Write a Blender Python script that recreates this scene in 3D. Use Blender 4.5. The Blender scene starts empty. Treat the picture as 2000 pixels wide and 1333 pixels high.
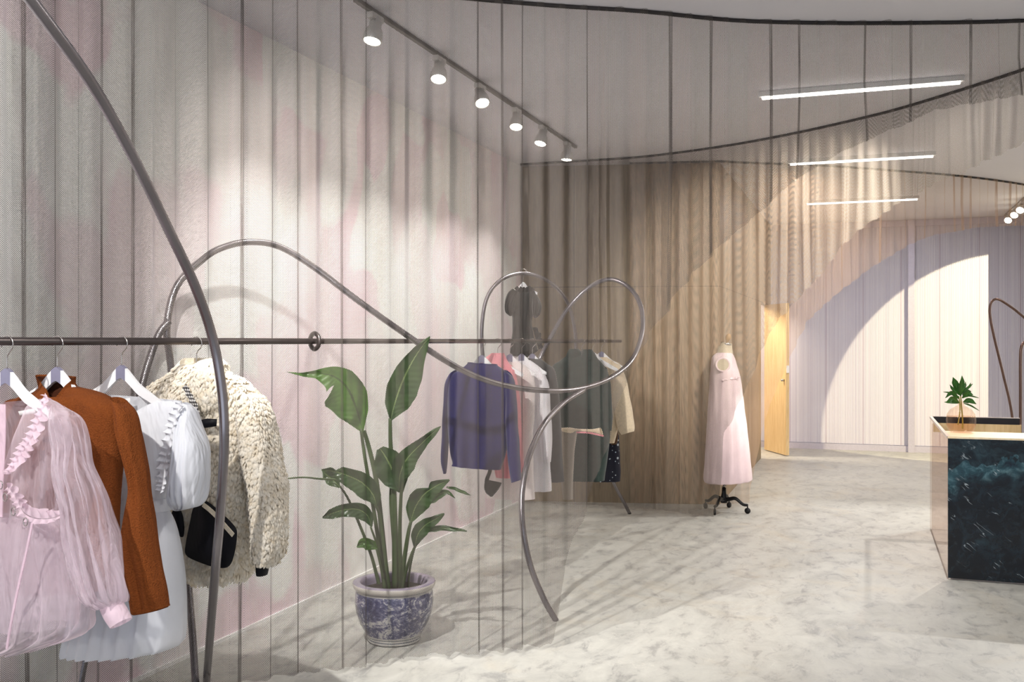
import bpy, math, random
from mathutils import Vector, Matrix, noise

# ---------------------------------------------------------------- camera model
FPX = 1944.4
CAMH = 1.55
HZ = 666.5
YAW = math.radians(19.54)
HC = 3.24                       # ceiling height
FV = (-math.sin(YAW), math.cos(YAW))
RV = (math.cos(YAW), math.sin(YAW))
SC = bpy.context.scene
COL = SC.collection


def P3(px, py, d):
    k = (px - 1000) / FPX
    return Vector((d * (FV[0] + RV[0] * k), d * (FV[1] + RV[1] * k), CAMH - (py - HZ) * d / FPX))


def floor_d(py, z=0.0):
    return (CAMH - z) * FPX / (py - HZ)


def ceil_pt(px, py):
    d = (HC - CAMH) * FPX / (HZ - py)
    return P3(px, py, d)


def to_px(p):
    d = p[0] * FV[0] + p[1] * FV[1]
    l = p[0] * RV[0] + p[1] * RV[1]
    return 1000 + FPX * l / d, HZ - (p[2] - CAMH) * FPX / d, d


class Plane:
    """vertical plane through P with horizontal direction u"""
    def __init__(s, P, u):
        s.P = Vector(P)
        s.u = Vector((u[0], u[1], 0)).normalized()
        s.n = Vector((s.u.y, -s.u.x, 0))        # towards the viewer for u = +x

    def sz(s, px, py):
        k = (px - 1000) / FPX
        PF = s.P.x * FV[0] + s.P.y * FV[1]
        PR = s.P.x * RV[0] + s.P.y * RV[1]
        uF = s.u.x * FV[0] + s.u.y * FV[1]
        uR = s.u.x * RV[0] + s.u.y * RV[1]
        t = (k * PF - PR) / (uR - k * uF)
        d = PF + t * uF
        return t, CAMH - (py - HZ) * d / FPX

    def off(s, n):
        return Plane(s.P + s.n * n, (s.u.x, s.u.y))

    def tan(s, px):
        """how far along u the view ray slides for one metre along the normal"""
        k = (px - 1000) / FPX
        rx, ry = FV[0] + RV[0] * k, FV[1] + RV[1] * k
        return (s.n.x * ry - s.n.y * rx) / (s.u.x * ry - s.u.y * rx)

    def pt(s, t, z, n=0.0):
        return Vector((s.P.x + s.u.x * t + s.n.x * n, s.P.y + s.u.y * t + s.n.y * n, z))


# ---------------------------------------------------------------- objects
def setp(o, label=None, cat=None, group=None, kind=None):
    if label: o['label'] = label
    if cat: o['category'] = cat
    if group: o['group'] = group
    if kind: o['kind'] = kind
    return o


def empty(name, loc, label=None, cat=None, group=None):
    o = bpy.data.objects.new(name, None)
    o.empty_display_size = 0.1
    o.location = loc
    COL.objects.link(o)
    return setp(o, label, cat, group)


def mesh_obj(name, verts, faces, mat, parent=None, smooth=True, uvs=None):
    me = bpy.data.meshes.new(name)
    off = Vector(parent_world(parent)) if parent else Vector((0, 0, 0))
    me.from_pydata([tuple(Vector(v) - off) for v in verts], [], faces)
    if smooth:
        me.polygons.foreach_set('use_smooth', [True] * len(me.polygons))
    if uvs:
        ul = me.uv_layers.new(name='UVMap')
        for lp in me.loops:
            ul.data[lp.index].uv = uvs[lp.vertex_index]
    me.materials.append(mat)
    me.update()
    o = bpy.data.objects.new(name, me)
    if parent: o.parent = parent
    COL.objects.link(o)
    return o


def parent_world(p):
    v = Vector((0, 0, 0))
    while p is not None:
        v += p.location
        p = p.parent
    return v


def struct(o):
    o['kind'] = 'structure'
    return o


def box_data(x0, x1, y0, y1, z0, z1, b=0):
    v = [(x0, y0, z0), (x1, y0, z0), (x1, y1, z0), (x0, y1, z0), (x0, y0, z1), (x1, y0, z1), (x1, y1, z1), (x0, y1, z1)]
    f = [(0, 3, 2, 1), (4, 5, 6, 7), (0, 1, 5, 4), (1, 2, 6, 5), (2, 3, 7, 6), (3, 0, 4, 7)]
    return v, f


def box(name, x0, x1, y0, y1, z0, z1, mat, parent=None, bevel=0.0):
    v, f = box_data(x0, x1, y0, y1, z0, z1)
    o = mesh_obj(name, v, f, mat, parent, smooth=False)
    if bevel:
        m = o.modifiers.new('bevel', 'BEVEL'); m.width = bevel; m.segments = 2
    return o


def prism(name, pts, z0, z1, mat, parent=None):
    n = len(pts)
    v = [(x, y, z0) for x, y in pts] + [(x, y, z1) for x, y in pts]
    f = [tuple(range(n))[::-1], tuple(range(n, 2 * n))] + [(i, (i + 1) % n, n + (i + 1) % n, n + i) for i in range(n)]
    return mesh_obj(name, v, f, mat, parent, smooth=False)


def catmull(pts, per=8, closed=False):
    """Catmull-Rom through tuples of any length"""
    n = len(pts)
    out = []
    rng = n if closed else n - 1
    for i in range(rng):
        p1 = pts[i]; p2 = pts[(i + 1) % n]
        p0 = pts[i - 1] if (i > 0 or closed) else tuple(2 * a - b for a, b in zip(p1, p2))
        p3 = pts[(i + 2) % n] if (i + 2 < n or closed) else tuple(2 * a - b for a, b in zip(p2, p1))
        for j in range(per):
            t = j / per
            out.append(tuple(0.5 * (2 * b + (c - a) * t + (2 * a - 5 * b + 4 * c - d) * t * t + (3 * b - a - 3 * c + d) * t ** 3)
                             for a, b, c, d in zip(p0, p1, p2, p3)))
    if not closed: out.append(tuple(pts[-1]))
    return out


def lerp_table(tab, x):
    if x <= tab[0][0]: return tab[0][1]
    for (a, b), (c, d) in zip(tab, tab[1:]):
        if x <= c: return b + (d - b) * (x - a) / (c - a)
    return tab[-1][1]


def tube_data(path, rad, seg=12, cap=True):
    """path list of Vector, rad number or list"""
    v = []; f = []
    n = len(path)
    T = []
    for i in range(n):
        a = path[max(0, i - 1)]; b = path[min(n - 1, i + 1)]
        T.append((b - a).normalized())
    up = Vector((0, 0, 1)) if abs(T[0].z) < 0.9 else Vector((1, 0, 0))
    N = (up - T[0] * up.dot(T[0])).normalized()
    for i in range(n):
        if i:
            N = (N - T[i] * N.dot(T[i])).normalized()
        B = T[i].cross(N)
        r = rad[i] if isinstance(rad, (list, tuple)) else rad
        for k in range(seg):
            a = 2 * math.pi * k / seg
            v.append(path[i] + N * (math.cos(a) * r) + B * (math.sin(a) * r))
    for i in range(n - 1):
        for k in range(seg):
            k2 = (k + 1) % seg
            f.append((i * seg + k, i * seg + k2, (i + 1) * seg + k2, (i + 1) * seg + k))
    if cap:
        f.append(tuple(range(seg))[::-1]); f.append(tuple(range((n - 1) * seg, n * seg)))
    return v, f


def tube(name, pts, rad, mat, parent=None, per=8, seg=12, smooth_path=True):
    if smooth_path and len(pts) > 2:
        pts = [Vector(p) for p in catmull([tuple(p) for p in pts], per)]
    else:
        pts = [Vector(p) for p in pts]
    v, f = tube_data(pts, rad, seg)
    return mesh_obj(name, v, f, mat, parent)


def lathe(name, prof, center, mat, parent=None, seg=40, axis=None, cap=False):
    """prof list of (r, h); axis = direction of h (default z)"""
    c = Vector(center)
    ax = Vector(axis).normalized() if axis is not None else Vector((0, 0, 1))
    t = Vector((1, 0, 0)) if abs(ax.x) < .9 else Vector((0, 1, 0))
    e1 = (t - ax * t.dot(ax)).normalized(); e2 = ax.cross(e1)
    v = []; f = []
    for r, h in prof:
        for k in range(seg):
            a = 2 * math.pi * k / seg
            v.append(c + ax * h + e1 * (r * math.cos(a)) + e2 * (r * math.sin(a)))
    for i in range(len(prof) - 1):
        for k in range(seg):
            k2 = (k + 1) % seg
            f.append((i * seg + k, i * seg + k2, (i + 1) * seg + k2, (i + 1) * seg + k))
    if cap:
        f.append(tuple(range(seg))[::-1]); f.append(tuple(range((len(prof) - 1) * seg, len(prof) * seg)))
    return mesh_obj(name, v, f, mat, parent)


# ---------------------------------------------------------------- materials
def srgb(r, g, b):
    def c(x):
        x /= 255.0
        return x / 12.92 if x <= 0.04045 else ((x + 0.055) / 1.055) ** 2.4
    return (c(r), c(g), c(b), 1.0)


class NT:
    def __init__(s, name):
        s.m = bpy.data.materials.new(name)
        s.m.use_nodes = True
        s.t = s.m.node_tree
        s.t.nodes.clear()
        s.out = s.t.nodes.new('ShaderNodeOutputMaterial')

    def n(s, typ, **kw):
        nd = s.t.nodes.new(typ)
        for k, v in kw.items():
            if k in nd.bl_rna.properties and k not in ('inputs', 'outputs'):
                setattr(nd, k, v)
        return nd

    def l(s, a, b):
        s.t.links.new(a, b)

    def math(s, op, a, b=None, c=None):
        nd = s.n('ShaderNodeMath', operation=op)
        for i, x in enumerate((a, b, c)):
            if x is None: continue
            if isinstance(x, (int, float)): nd.inputs[i].default_value = x
            else: s.l(x, nd.inputs[i])
        return nd.outputs[0]

    def mix(s, fac, a, b, blend='MIX'):
        nd = s.n('ShaderNodeMix', data_type='RGBA', blend_type=blend)
        for i, x in ((0, fac), (6, a), (7, b)):
            if isinstance(x, (int, float, tuple)): nd.inputs[i].default_value = x
            else: s.l(x, nd.inputs[i])
        return nd.outputs[2]

    def coord(s, kind='Object', scale=(1, 1, 1), loc=(0, 0, 0), rot=(0, 0, 0)):
        if kind == 'World':
            src = s.n('ShaderNodeNewGeometry').outputs['Position']
        else:
            src = s.n('ShaderNodeTexCoord').outputs[kind]
        mp = s.n('ShaderNodeMapping')
        mp.inputs['Scale'].default_value = scale
        mp.inputs['Location'].default_value = loc
        mp.inputs['Rotation'].default_value = rot
        s.l(src, mp.inputs['Vector'])
        return mp.outputs[0]

    def noise(s, vec, scale=5, detail=3, rough=.5, dist=0):
        nd = s.n('ShaderNodeTexNoise')
        nd.inputs['Scale'].default_value = scale
        nd.inputs['Detail'].default_value = detail
        nd.inputs['Roughness'].default_value = rough
        nd.inputs['Distortion'].default_value = dist
        s.l(vec, nd.inputs['Vector'])
        return nd.outputs['Fac']

    def ramp(s, fac, stops, interp='LINEAR'):
        nd = s.n('ShaderNodeValToRGB')
        nd.color_ramp.interpolation = interp
        cr = nd.color_ramp
        while len(cr.elements) < len(stops): cr.elements.new(0.5)
        for e, (p, c) in zip(cr.elements, stops):
            e.position = p; e.color = c if isinstance(c, tuple) else (c, c, c, 1)
        s.l(fac, nd.inputs[0])
        return nd.outputs[0]

    def bump(s, h, strength=.3, dist=.01):
        nd = s.n('ShaderNodeBump')
        nd.inputs['Strength'].default_value = strength
        nd.inputs['Distance'].default_value = dist
        s.l(h, nd.inputs['Height'])
        return nd.outputs[0]

    def bsdf(s, color=None, rough=.5, metal=0, bump=None, spec=.5, sheen=0, trans=0, ior=1.45, coat=0):
        b = s.n('ShaderNodeBsdfPrincipled')
        def st(k, v):
            if isinstance(v, (int, float, tuple)): b.inputs[k].default_value = v
            else: s.l(v, b.inputs[k])
        if color is not None: st('Base Color', color)
        st('Roughness', rough); st('Metallic', metal); st('Specular IOR Level', spec)
        st('IOR', ior)
        if sheen: st('Sheen Weight', sheen)
        if trans: st('Transmission Weight', trans)
        if coat: st('Coat Weight', coat)
        if bump is not None: s.l(bump, b.inputs['Normal'])
        return b.outputs[0]

    def done(s, sh):
        s.l(sh, s.out.inputs[0])
        return s.m


def simple(name, rgb, rough=.5, metal=0, nscale=0, nvar=.1, bumpv=0, sheen=0, spec=.5, coat=0, bdist=.002):
    t = NT(name)
    c = srgb(*rgb)
    col = c; bp = None
    if nscale:
        f = t.noise(t.coord('Object'), nscale, 4, .6)
        lo = tuple(x * (1 - nvar) for x in c[:3]) + (1,); hi = tuple(min(1, x * (1 + nvar)) for x in c[:3]) + (1,)
        col = t.ramp(f, [(.3, lo), (.7, hi)])
        if bumpv: bp = t.bump(f, bumpv, bdist)
    return t.done(t.bsdf(col, rough, metal, bp, spec, sheen, coat=coat))


def emit(name, rgb, strength):
    t = NT(name)
    e = t.n('ShaderNodeEmission')
    e.inputs[0].default_value = srgb(*rgb); e.inputs[1].default_value = strength
    return t.done(e.outputs[0])


def cloth(name, rgb, rough=.85, weave=900, bumpv=.25, crease=9, creasev=.5, sheen=.2, transl=0.0, alpha=1.0, var=.12, nsc=30, cdist=.012, wdist=.0015, graze=0):
    """fabric: fine weave, soft creases, optional translucency / sheerness"""
    t = NT(name)
    co = t.coord('Object')
    c = srgb(*rgb)
    f = t.noise(co, nsc, 4, .6)
    lo = tuple(x * (1 - var) for x in c[:3]) + (1,); hi = tuple(min(1, x * (1 + var * .6)) for x in c[:3]) + (1,)
    col = t.ramp(f, [(.3, lo), (.7, hi)])
    cr = t.noise(t.coord('Object', scale=(1, 1, .35)), crease, 3, .55, .6)
    wv = t.noise(co, weave, 2, .5)
    b1 = t.bump(cr, creasev, cdist)
    nd = t.n('ShaderNodeBump'); nd.inputs['Strength'].default_value = bumpv; nd.inputs['Distance'].default_value = wdist
    t.l(wv, nd.inputs['Height']); t.l(b1, nd.inputs['Normal'])
    bs = t.bsdf(col, rough, 0, nd.outputs[0], .2, sheen)
    if transl:
        tr = t.n('ShaderNodeBsdfTranslucent'); t.l(col, tr.inputs[0]); t.l(nd.outputs[0], tr.inputs[1])
        mx = t.n('ShaderNodeMixShader'); mx.inputs[0].default_value = transl
        t.l(bs, mx.inputs[1]); t.l(tr.outputs[0], mx.inputs[2]); bs = mx.outputs[0]
    if alpha < 1:
        tp = t.n('ShaderNodeBsdfTransparent')
        mx = t.n('ShaderNodeMixShader'); mx.inputs[0].default_value = alpha
        if graze:        # a slanting thread layer is longer to look through
            lw = t.n('ShaderNodeLayerWeight'); lw.inputs['Blend'].default_value = .5
            sq = t.math('MULTIPLY', lw.outputs[1], lw.outputs[1])
            t.l(t.math('MINIMUM', t.math('MULTIPLY_ADD', sq, graze, alpha), .96), mx.inputs[0])
        t.l(tp.outputs[0], mx.inputs[1]); t.l(bs, mx.inputs[2]); bs = mx.outputs[0]
    return t.done(bs)
# ---------------------------------------------------------------- setting: materials
def m_floor():
    t = NT('polished_concrete')
    co = t.coord('World')
    st = t.coord('World', scale=(1, .55, 1), rot=(0, 0, .35))
    big = t.noise(st, .9, 5, .6, .8)
    mid = t.noise(st, 3.2, 6, .68, 1.2)
    fin = t.noise(st, 11, 6, .72, .6)
    vf = t.noise(co, 60, 4, .6)
    c1 = t.ramp(big, [(.32, srgb(192, 188, 180)), (.5, srgb(206, 206, 202)), (.7, srgb(188, 190, 190))])
    c2 = t.ramp(mid, [(.34, srgb(134, 132, 132)), (.46, srgb(186, 184, 180)), (.6, srgb(210, 208, 203))])
    c = t.mix(.55, c1, c2)
    c3 = t.ramp(fin, [(.36, srgb(120, 118, 122)), (.47, srgb(196, 194, 190)), (.64, srgb(214, 212, 206))])
    c = t.mix(.42, c, c3)
    tan = t.ramp(t.noise(t.coord('World', loc=(3, 7, 0)), 1.6, 4, .6, 1), [(.55, 0.0), (.72, 1.0)])
    c = t.mix(t.math('MULTIPLY', tan, .35), c, srgb(206, 192, 170))
    # pale hair cracks
    vo = t.n('ShaderNodeTexVoronoi', feature='DISTANCE_TO_EDGE')
    vo.inputs['Scale'].default_value = 1.1
    wob = t.n('ShaderNodeVectorMath', operation='ADD')
    t.l(co, wob.inputs[0])
    nz = t.n('ShaderNodeTexNoise'); nz.inputs['Scale'].default_value = 3; nz.inputs['Detail'].default_value = 5
    t.l(co, nz.inputs['Vector']); t.l(nz.outputs['Color'], wob.inputs[1]); t.l(wob.outputs[0], vo.inputs['Vector'])
    cr = t.ramp(vo.outputs['Distance'], [(0, 1.0), (.006, 0.0)])
    c = t.mix(t.math('MULTIPLY', cr, .3), c, srgb(228, 224, 216))
    r = t.ramp(fin, [(.3, .34), (.7, .55)])
    c = t.mix(1.0, c, (.82, .825, .80, 1), 'MULTIPLY')
    return t.done(t.bsdf(c, r, 0, t.bump(t.math('ADD', vf, fin), .06, .004), .35))


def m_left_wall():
    t = NT('left_wall_with_pink_patches')
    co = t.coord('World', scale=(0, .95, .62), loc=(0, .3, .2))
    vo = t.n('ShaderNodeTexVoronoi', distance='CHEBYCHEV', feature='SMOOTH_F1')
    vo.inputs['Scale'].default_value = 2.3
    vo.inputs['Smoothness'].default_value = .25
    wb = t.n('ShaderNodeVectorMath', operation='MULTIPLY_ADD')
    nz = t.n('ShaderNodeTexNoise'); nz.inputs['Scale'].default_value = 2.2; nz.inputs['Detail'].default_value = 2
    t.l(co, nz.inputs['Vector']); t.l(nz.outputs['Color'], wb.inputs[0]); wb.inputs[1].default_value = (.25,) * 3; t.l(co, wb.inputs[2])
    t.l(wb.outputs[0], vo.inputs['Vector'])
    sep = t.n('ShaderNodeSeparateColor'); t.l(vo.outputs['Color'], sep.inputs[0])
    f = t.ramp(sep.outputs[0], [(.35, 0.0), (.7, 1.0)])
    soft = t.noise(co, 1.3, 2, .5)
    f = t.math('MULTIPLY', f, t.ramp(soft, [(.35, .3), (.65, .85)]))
    c = t.mix(f, srgb(236, 235, 233), srgb(230, 207, 215))  # soft pink patches mixed into the wall colour
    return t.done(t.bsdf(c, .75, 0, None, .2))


def m_veneer():
    t = NT('oak_veneer')
    co = t.coord('Object', scale=(6, 6, .32))
    wv = t.noise(co, 5.5, 5, .62, 1.6)
    fine = t.noise(t.coord('Object', scale=(60, 60, 1.1)), 7, 4, .6)
    c = t.ramp(wv, [(.3, srgb(116, 100, 78)), (.45, srgb(150, 132, 106)), (.58, srgb(166, 148, 120)), (.72, srgb(130, 113, 90))])
    c = t.mix(t.math('MULTIPLY', t.ramp(fine, [(.4, 1.0), (.6, 0.0)]), .35), c, srgb(98, 76, 52))
    # panel joints every 1.2 m along the wall and at 2.07 m height
    ob = t.n('ShaderNodeTexCoord').outputs['Object']
    sp = t.n('ShaderNodeSeparateXYZ'); t.l(ob, sp.inputs[0])
    gz = t.math('LESS_THAN', t.math('ABSOLUTE', t.math('SUBTRACT', sp.outputs[2], 2.07)), .003)
    gx = t.math('LESS_THAN', t.math('ABSOLUTE', t.math('SUBTRACT', t.math('MODULO', t.math('ADD', sp.outputs[0], 10.0), 1.0), .5)), .003)
    c = t.mix(t.math('MAXIMUM', gz, gx), c, srgb(60, 46, 32))
    return t.done(t.bsdf(c, .5, 0, t.bump(fine, .1, .002), .35))


def m_ply(name='pale_plywood', a=(216, 184, 132), b=(232, 204, 156)):
    t = NT(name)
    g = t.noise(t.coord('Object', scale=(5, 5, .5)), 4, 4, .6, 1.5)
    c = t.ramp(g, [(.35, srgb(*a)), (.65, srgb(*b))])
    return t.done(t.bsdf(c, .45, 0, None, .4))


def m_poly():
    t = NT('fluted_polycarbonate')
    ob = t.n('ShaderNodeTexCoord').outputs['Object']
    sp = t.n('ShaderNodeSeparateXYZ'); t.l(ob, sp.inputs[0])
    x = sp.outputs[0]
    w = t.math('SINE', t.math('MULTIPLY', x, 2 * math.pi / .022))
    w2 = t.math('SINE', t.math('MULTIPLY', x, 2 * math.pi / .087))
    line = t.ramp(w, [(0.0, 1.0), (.45, 0.0)])
    nz = t.noise(t.coord('Object', scale=(14, 1, .02)), 3, 3, .7)
    c = t.ramp(nz, [(.35, srgb(198, 194, 208)), (.5, srgb(208, 205, 216)), (.68, srgb(218, 216, 224))])
    c = t.mix(t.math('MULTIPLY', line, .16), c, srgb(186, 172, 190))
    seam = t.math('LESS_THAN', t.math('ABSOLUTE', t.math('SUBTRACT', t.math('MODULO', t.math('ADD', x, 10.28), .5), .25)), .007)
    c = t.mix(t.math('MULTIPLY', seam, .6), c, srgb(168, 150, 168))
    return t.done(t.bsdf(c, .32, 0, t.bump(t.math('ADD', w, t.math('MULTIPLY', w2, .4)), .25, .003), .5))


def m_marble():
    t = NT('dark_green_marble')
    co = t.coord('Object', scale=(1, 1, 1), rot=(.2, .6, .1))
    n1 = t.noise(co, 2.2, 6, .65, 1.0)
    n2 = t.noise(co, 14, 6, .7, .8)
    gz = t.n('ShaderNodeTexCoord').outputs['Object']
    c = t.ramp(n1, [(.42, srgb(14, 17, 24)), (.56, srgb(24, 38, 52)), (.7, srgb(62, 96, 108))])
    c2 = t.ramp(n2, [(.45, srgb(10, 13, 20)), (.7, srgb(60, 84, 98))])
    c = t.mix(.45, c, c2)
    c = t.mix(.55, c, srgb(10, 12, 17))
    # the cloudier green-blue seam across the upper part
    sp = t.n('ShaderNodeSeparateXYZ'); t.l(gz, sp.inputs[0])
    hh = t.math('ADD', sp.outputs[2], t.math('MULTIPLY', t.noise(co, 3, 4, .6, .5), .5))
    band = t.ramp(hh, [(.86, 0.0), (.95, 1.0), (1.04, .9), (1.16, 0.1)])
    cl = t.ramp(n2, [(.32, srgb(18, 30, 48)), (.52, srgb(52, 92, 104)), (.7, srgb(120, 160, 168))])
    c = t.mix(t.math('MULTIPLY', band, .62), c, cl)
    # short white veins
    vco = t.coord('Object', scale=(1.0, 1.0, 1.0), rot=(0, -.62, 0))
    mp = t.n('ShaderNodeMapping'); mp.inputs['Scale'].default_value = (2.0, 2.0, 13); t.l(vco, mp.inputs['Vector'])
    vein = t.noise(mp.outputs[0], 2.1, 2, .5, .15)
    vl = t.ramp(t.math('ABSOLUTE', t.math('SUBTRACT', vein, .5)), [(0, 1.0), (.012, 0.0)])
    pick = t.ramp(t.noise(t.coord('Object'), 11, 1, .5), [(.6, 0.0), (.66, 1.0)])
    c = t.mix(t.math('MULTIPLY', t.math('MULTIPLY', vl, pick), .6), c, srgb(200, 214, 220))
    return t.done(t.bsdf(c, .12, 0, None, .5))


def m_chain(name, rgb, rgb2, pitch=.0078, thr=-.39, metal=.1, rough=.62):
    """metal coil mesh: wire with real gaps in it, laid out along the cloth (UV in metres)"""
    t = NT(name)
    uv = t.n('ShaderNodeTexCoord').outputs['UV']
    sp = t.n('ShaderNodeSeparateXYZ'); t.l(uv, sp.inputs[0])
    k = 2 * math.pi / pitch
    bay = .155
    w = t.math('PINGPONG', sp.outputs[0], bay)      # coils wound left- and right-handed in turn
    a = t.math('SINE', t.math('MULTIPLY', t.math('ADD', w, sp.outputs[1]), k))
    b = t.math('SINE', t.math('MULTIPLY', t.math('SUBTRACT', w, sp.outputs[1]), k))
    s_ = t.math('MULTIPLY_ADD', b, .6, a)
    hole = t.math('GREATER_THAN', s_, thr)
    c = t.mix(t.ramp(a, [(.2, 0.0), (.8, 1.0)]), srgb(*rgb), srgb(*rgb2))
    bs = t.bsdf(c, rough, metal, None, .25)
    tp = t.n('ShaderNodeBsdfTransparent')
    mx = t.n('ShaderNodeMixShader')
    t.l(hole, mx.inputs[0]); t.l(bs, mx.inputs[1]); t.l(tp.outputs[0], mx.inputs[2])
    return t.done(mx.outputs[0])


M = {}
M['floor'] = m_floor()
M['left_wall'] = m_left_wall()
M['white_paint'] = simple('white_wall_paint', (232, 230, 228), .8, nscale=1.5, nvar=.02)
M['ceiling'] = simple('ceiling_paint', (226, 224, 230), .85, nscale=1.2, nvar=.02)
M['veneer'] = m_veneer()
M['ply'] = m_ply()
M['ply_pale'] = m_ply('bleached_plywood', (238, 216, 176), (246, 230, 198))
M['poly'] = m_poly()
M['alu'] = simple('brushed_aluminium', (196, 190, 202), .4, .35, nscale=40, nvar=.05)
M['marble'] = m_marble()
M['tube'] = simple('dark_steel_tube', (142, 137, 140), .26, .92, nscale=6, nvar=.12)
M['rail'] = simple('dark_rail_steel', (92, 84, 82), .28, .85, nscale=6, nvar=.12)
M['chrome'] = simple('polished_hook_steel', (190, 186, 182), .18, 1.0)
M['bronze'] = simple('bronze_tube', (120, 96, 88), .22, .95, nscale=6, nvar=.1)
M['chainA'] = m_chain('steel_coil_mesh', (86, 79, 75), (142, 133, 127))
M['chainB'] = m_chain('bronze_coil_mesh', (124, 116, 106), (174, 164, 150), thr=-.33)
M['chainC'] = m_chain('copper_coil_mesh', (196, 164, 136), (226, 202, 176), thr=-.45)
M['track_paint'] = simple('curtain_track_black', (40, 36, 36), .5)
M['led'] = emit('linear_led', (255, 250, 242), 6.0)
M['lampface'] = emit('spot_lens', (255, 246, 226), 70.0)
M['lamp_body'] = simple('spot_body_metal', (205, 203, 200), .35, .5)
M['lamp_body2'] = simple('spot_body_grey', (120, 116, 112), .4, .5)

# ---------------------------------------------------------------- setting: room shell
XL, XR = -3.13, 4.6
YF, YB = -3.0, 14.95
struct(mesh_obj('floor', [(XL - .2, YF, 0), (XR + .2, YF, 0), (XR + .2, YB + .3, 0), (XL - .2, YB + .3, 0),
                          (XL - .2, YF, -.1), (XR + .2, YF, -.1), (XR + .2, YB + .3, -.1), (XL - .2, YB + .3, -.1)],
                [(0, 1, 2, 3), (7, 6, 5, 4), (0, 4, 5, 1), (1, 5, 6, 2), (2, 6, 7, 3), (3, 7, 4, 0)], M['floor'], smooth=False))
struct(box('ceiling', XL - .2, XR + .2, YF, YB + .3, HC, HC + .12, M['ceiling']))
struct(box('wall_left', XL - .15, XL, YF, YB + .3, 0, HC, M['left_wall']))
struct(box('baseboard_left', XL, XL + .012, YF, 9.11, 0, .018, M['white_paint']))
struct(box('wall_right', XR, XR + .15, YF, YB + .3, 0, HC, M['white_paint']))
# storefront wall behind the camera: piers and a lintel around the wide shop window
struct(box('wall_front', XL, XR, YF - .15, YF, 0, .25, M['white_paint']))
struct(box('trim_1', XL, XR, YF - .15, YF, 3.0, HC, M['white_paint']))
# polycarbonate back wall
wb = struct(box('wall_back', -3.1, XR, YB, YB + .05, .09, HC - .02, M['poly']))
wb2 = struct(box('trim_2', -3.1, XR, YB - .03, YB + .06, 0, .085, M['alu']))
struct(box('trim_3', -3.1, XR, YB - .03, YB + .06, HC - .09, HC - .001, M['alu']))
struct(box('trim_4', .56, .645, YB - .07, YB + .06, 0, HC - .001, M['alu']))
struct(box('beam_cutoff_panel', 2.05, XR, 13.8, 13.9, 0, HC, M['white_paint']))  # unseen panel added to cut off the right side of the back wall beam
# wood-clad block: angled face, then a side running back to the door opening
WA = (-3.13, 9.12); WB = (-1.30, 9.54)
ang = math.atan2(WB[1] - WA[1], WB[0] - WA[0])
wl = math.hypot(WB[0] - WA[0], WB[1] - WA[1])


def wood_slab(name, L, loc, rz, th=.12, z1=HC):
    v, f = box_data(0, L, 0, th, 0, z1)
    o = mesh_obj(name, v, f, M['veneer'], smooth=False)
    o.location = loc; o.rotation_euler = (0, 0, rz)
    return struct(o)


wood_slab('wall_wood_front', wl, (WA[0], WA[1], 0), ang)
wood_slab('wall_wood_side', 13.5 - WB[1], (WB[0], WB[1], 0), math.pi / 2)
v_, f_ = box_data(-1.42, -1.30, 13.5, YB, 2.07, HC)
struct(mesh_obj('wall_over_door', v_, f_, M['veneer'], smooth=False))
struct(box('wall_side_room', XL, -1.42, 11.9, 12.0, 0, HC, M['ply']))
# the open door leaf
hx, hy = -1.31, 14.52
ex, ey = -0.965, 13.86
dd = Vector((ex - hx, ey - hy, 0)); dl = dd.length
door = empty('door_1', (hx, hy, 0)); door['kind'] = 'structure'
v_, f_ = box_data(0, dl, -.045, 0, .012, 2.06)
leaf = mesh_obj('door_leaf', v_, f_, M['ply'], smooth=False); leaf.parent = door
v_, f_ = tube_data([Vector((dl - .06, -.045, 1.02)), Vector((dl - .06, -.085, 1.02))], .016, 12)
kn = mesh_obj('door_knob', v_, f_, M['chrome']); kn.parent = door
v_, f_ = box_data(dl, dl + .012, -.04, -.004, 1.12, 1.22)
kn = mesh_obj('strike_plate', v_, f_, M['white_paint'], smooth=False); kn.parent = door
door.rotation_euler = (0, 0, math.atan2(dd.y, dd.x))

# ---------------------------------------------------------------- chain curtains
def arclen(pts):
    s = [0]
    for a, b in zip(pts, pts[1:]): s.append(s[-1] + math.hypot(b[0] - a[0], b[1] - a[1]))
    return s


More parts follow.
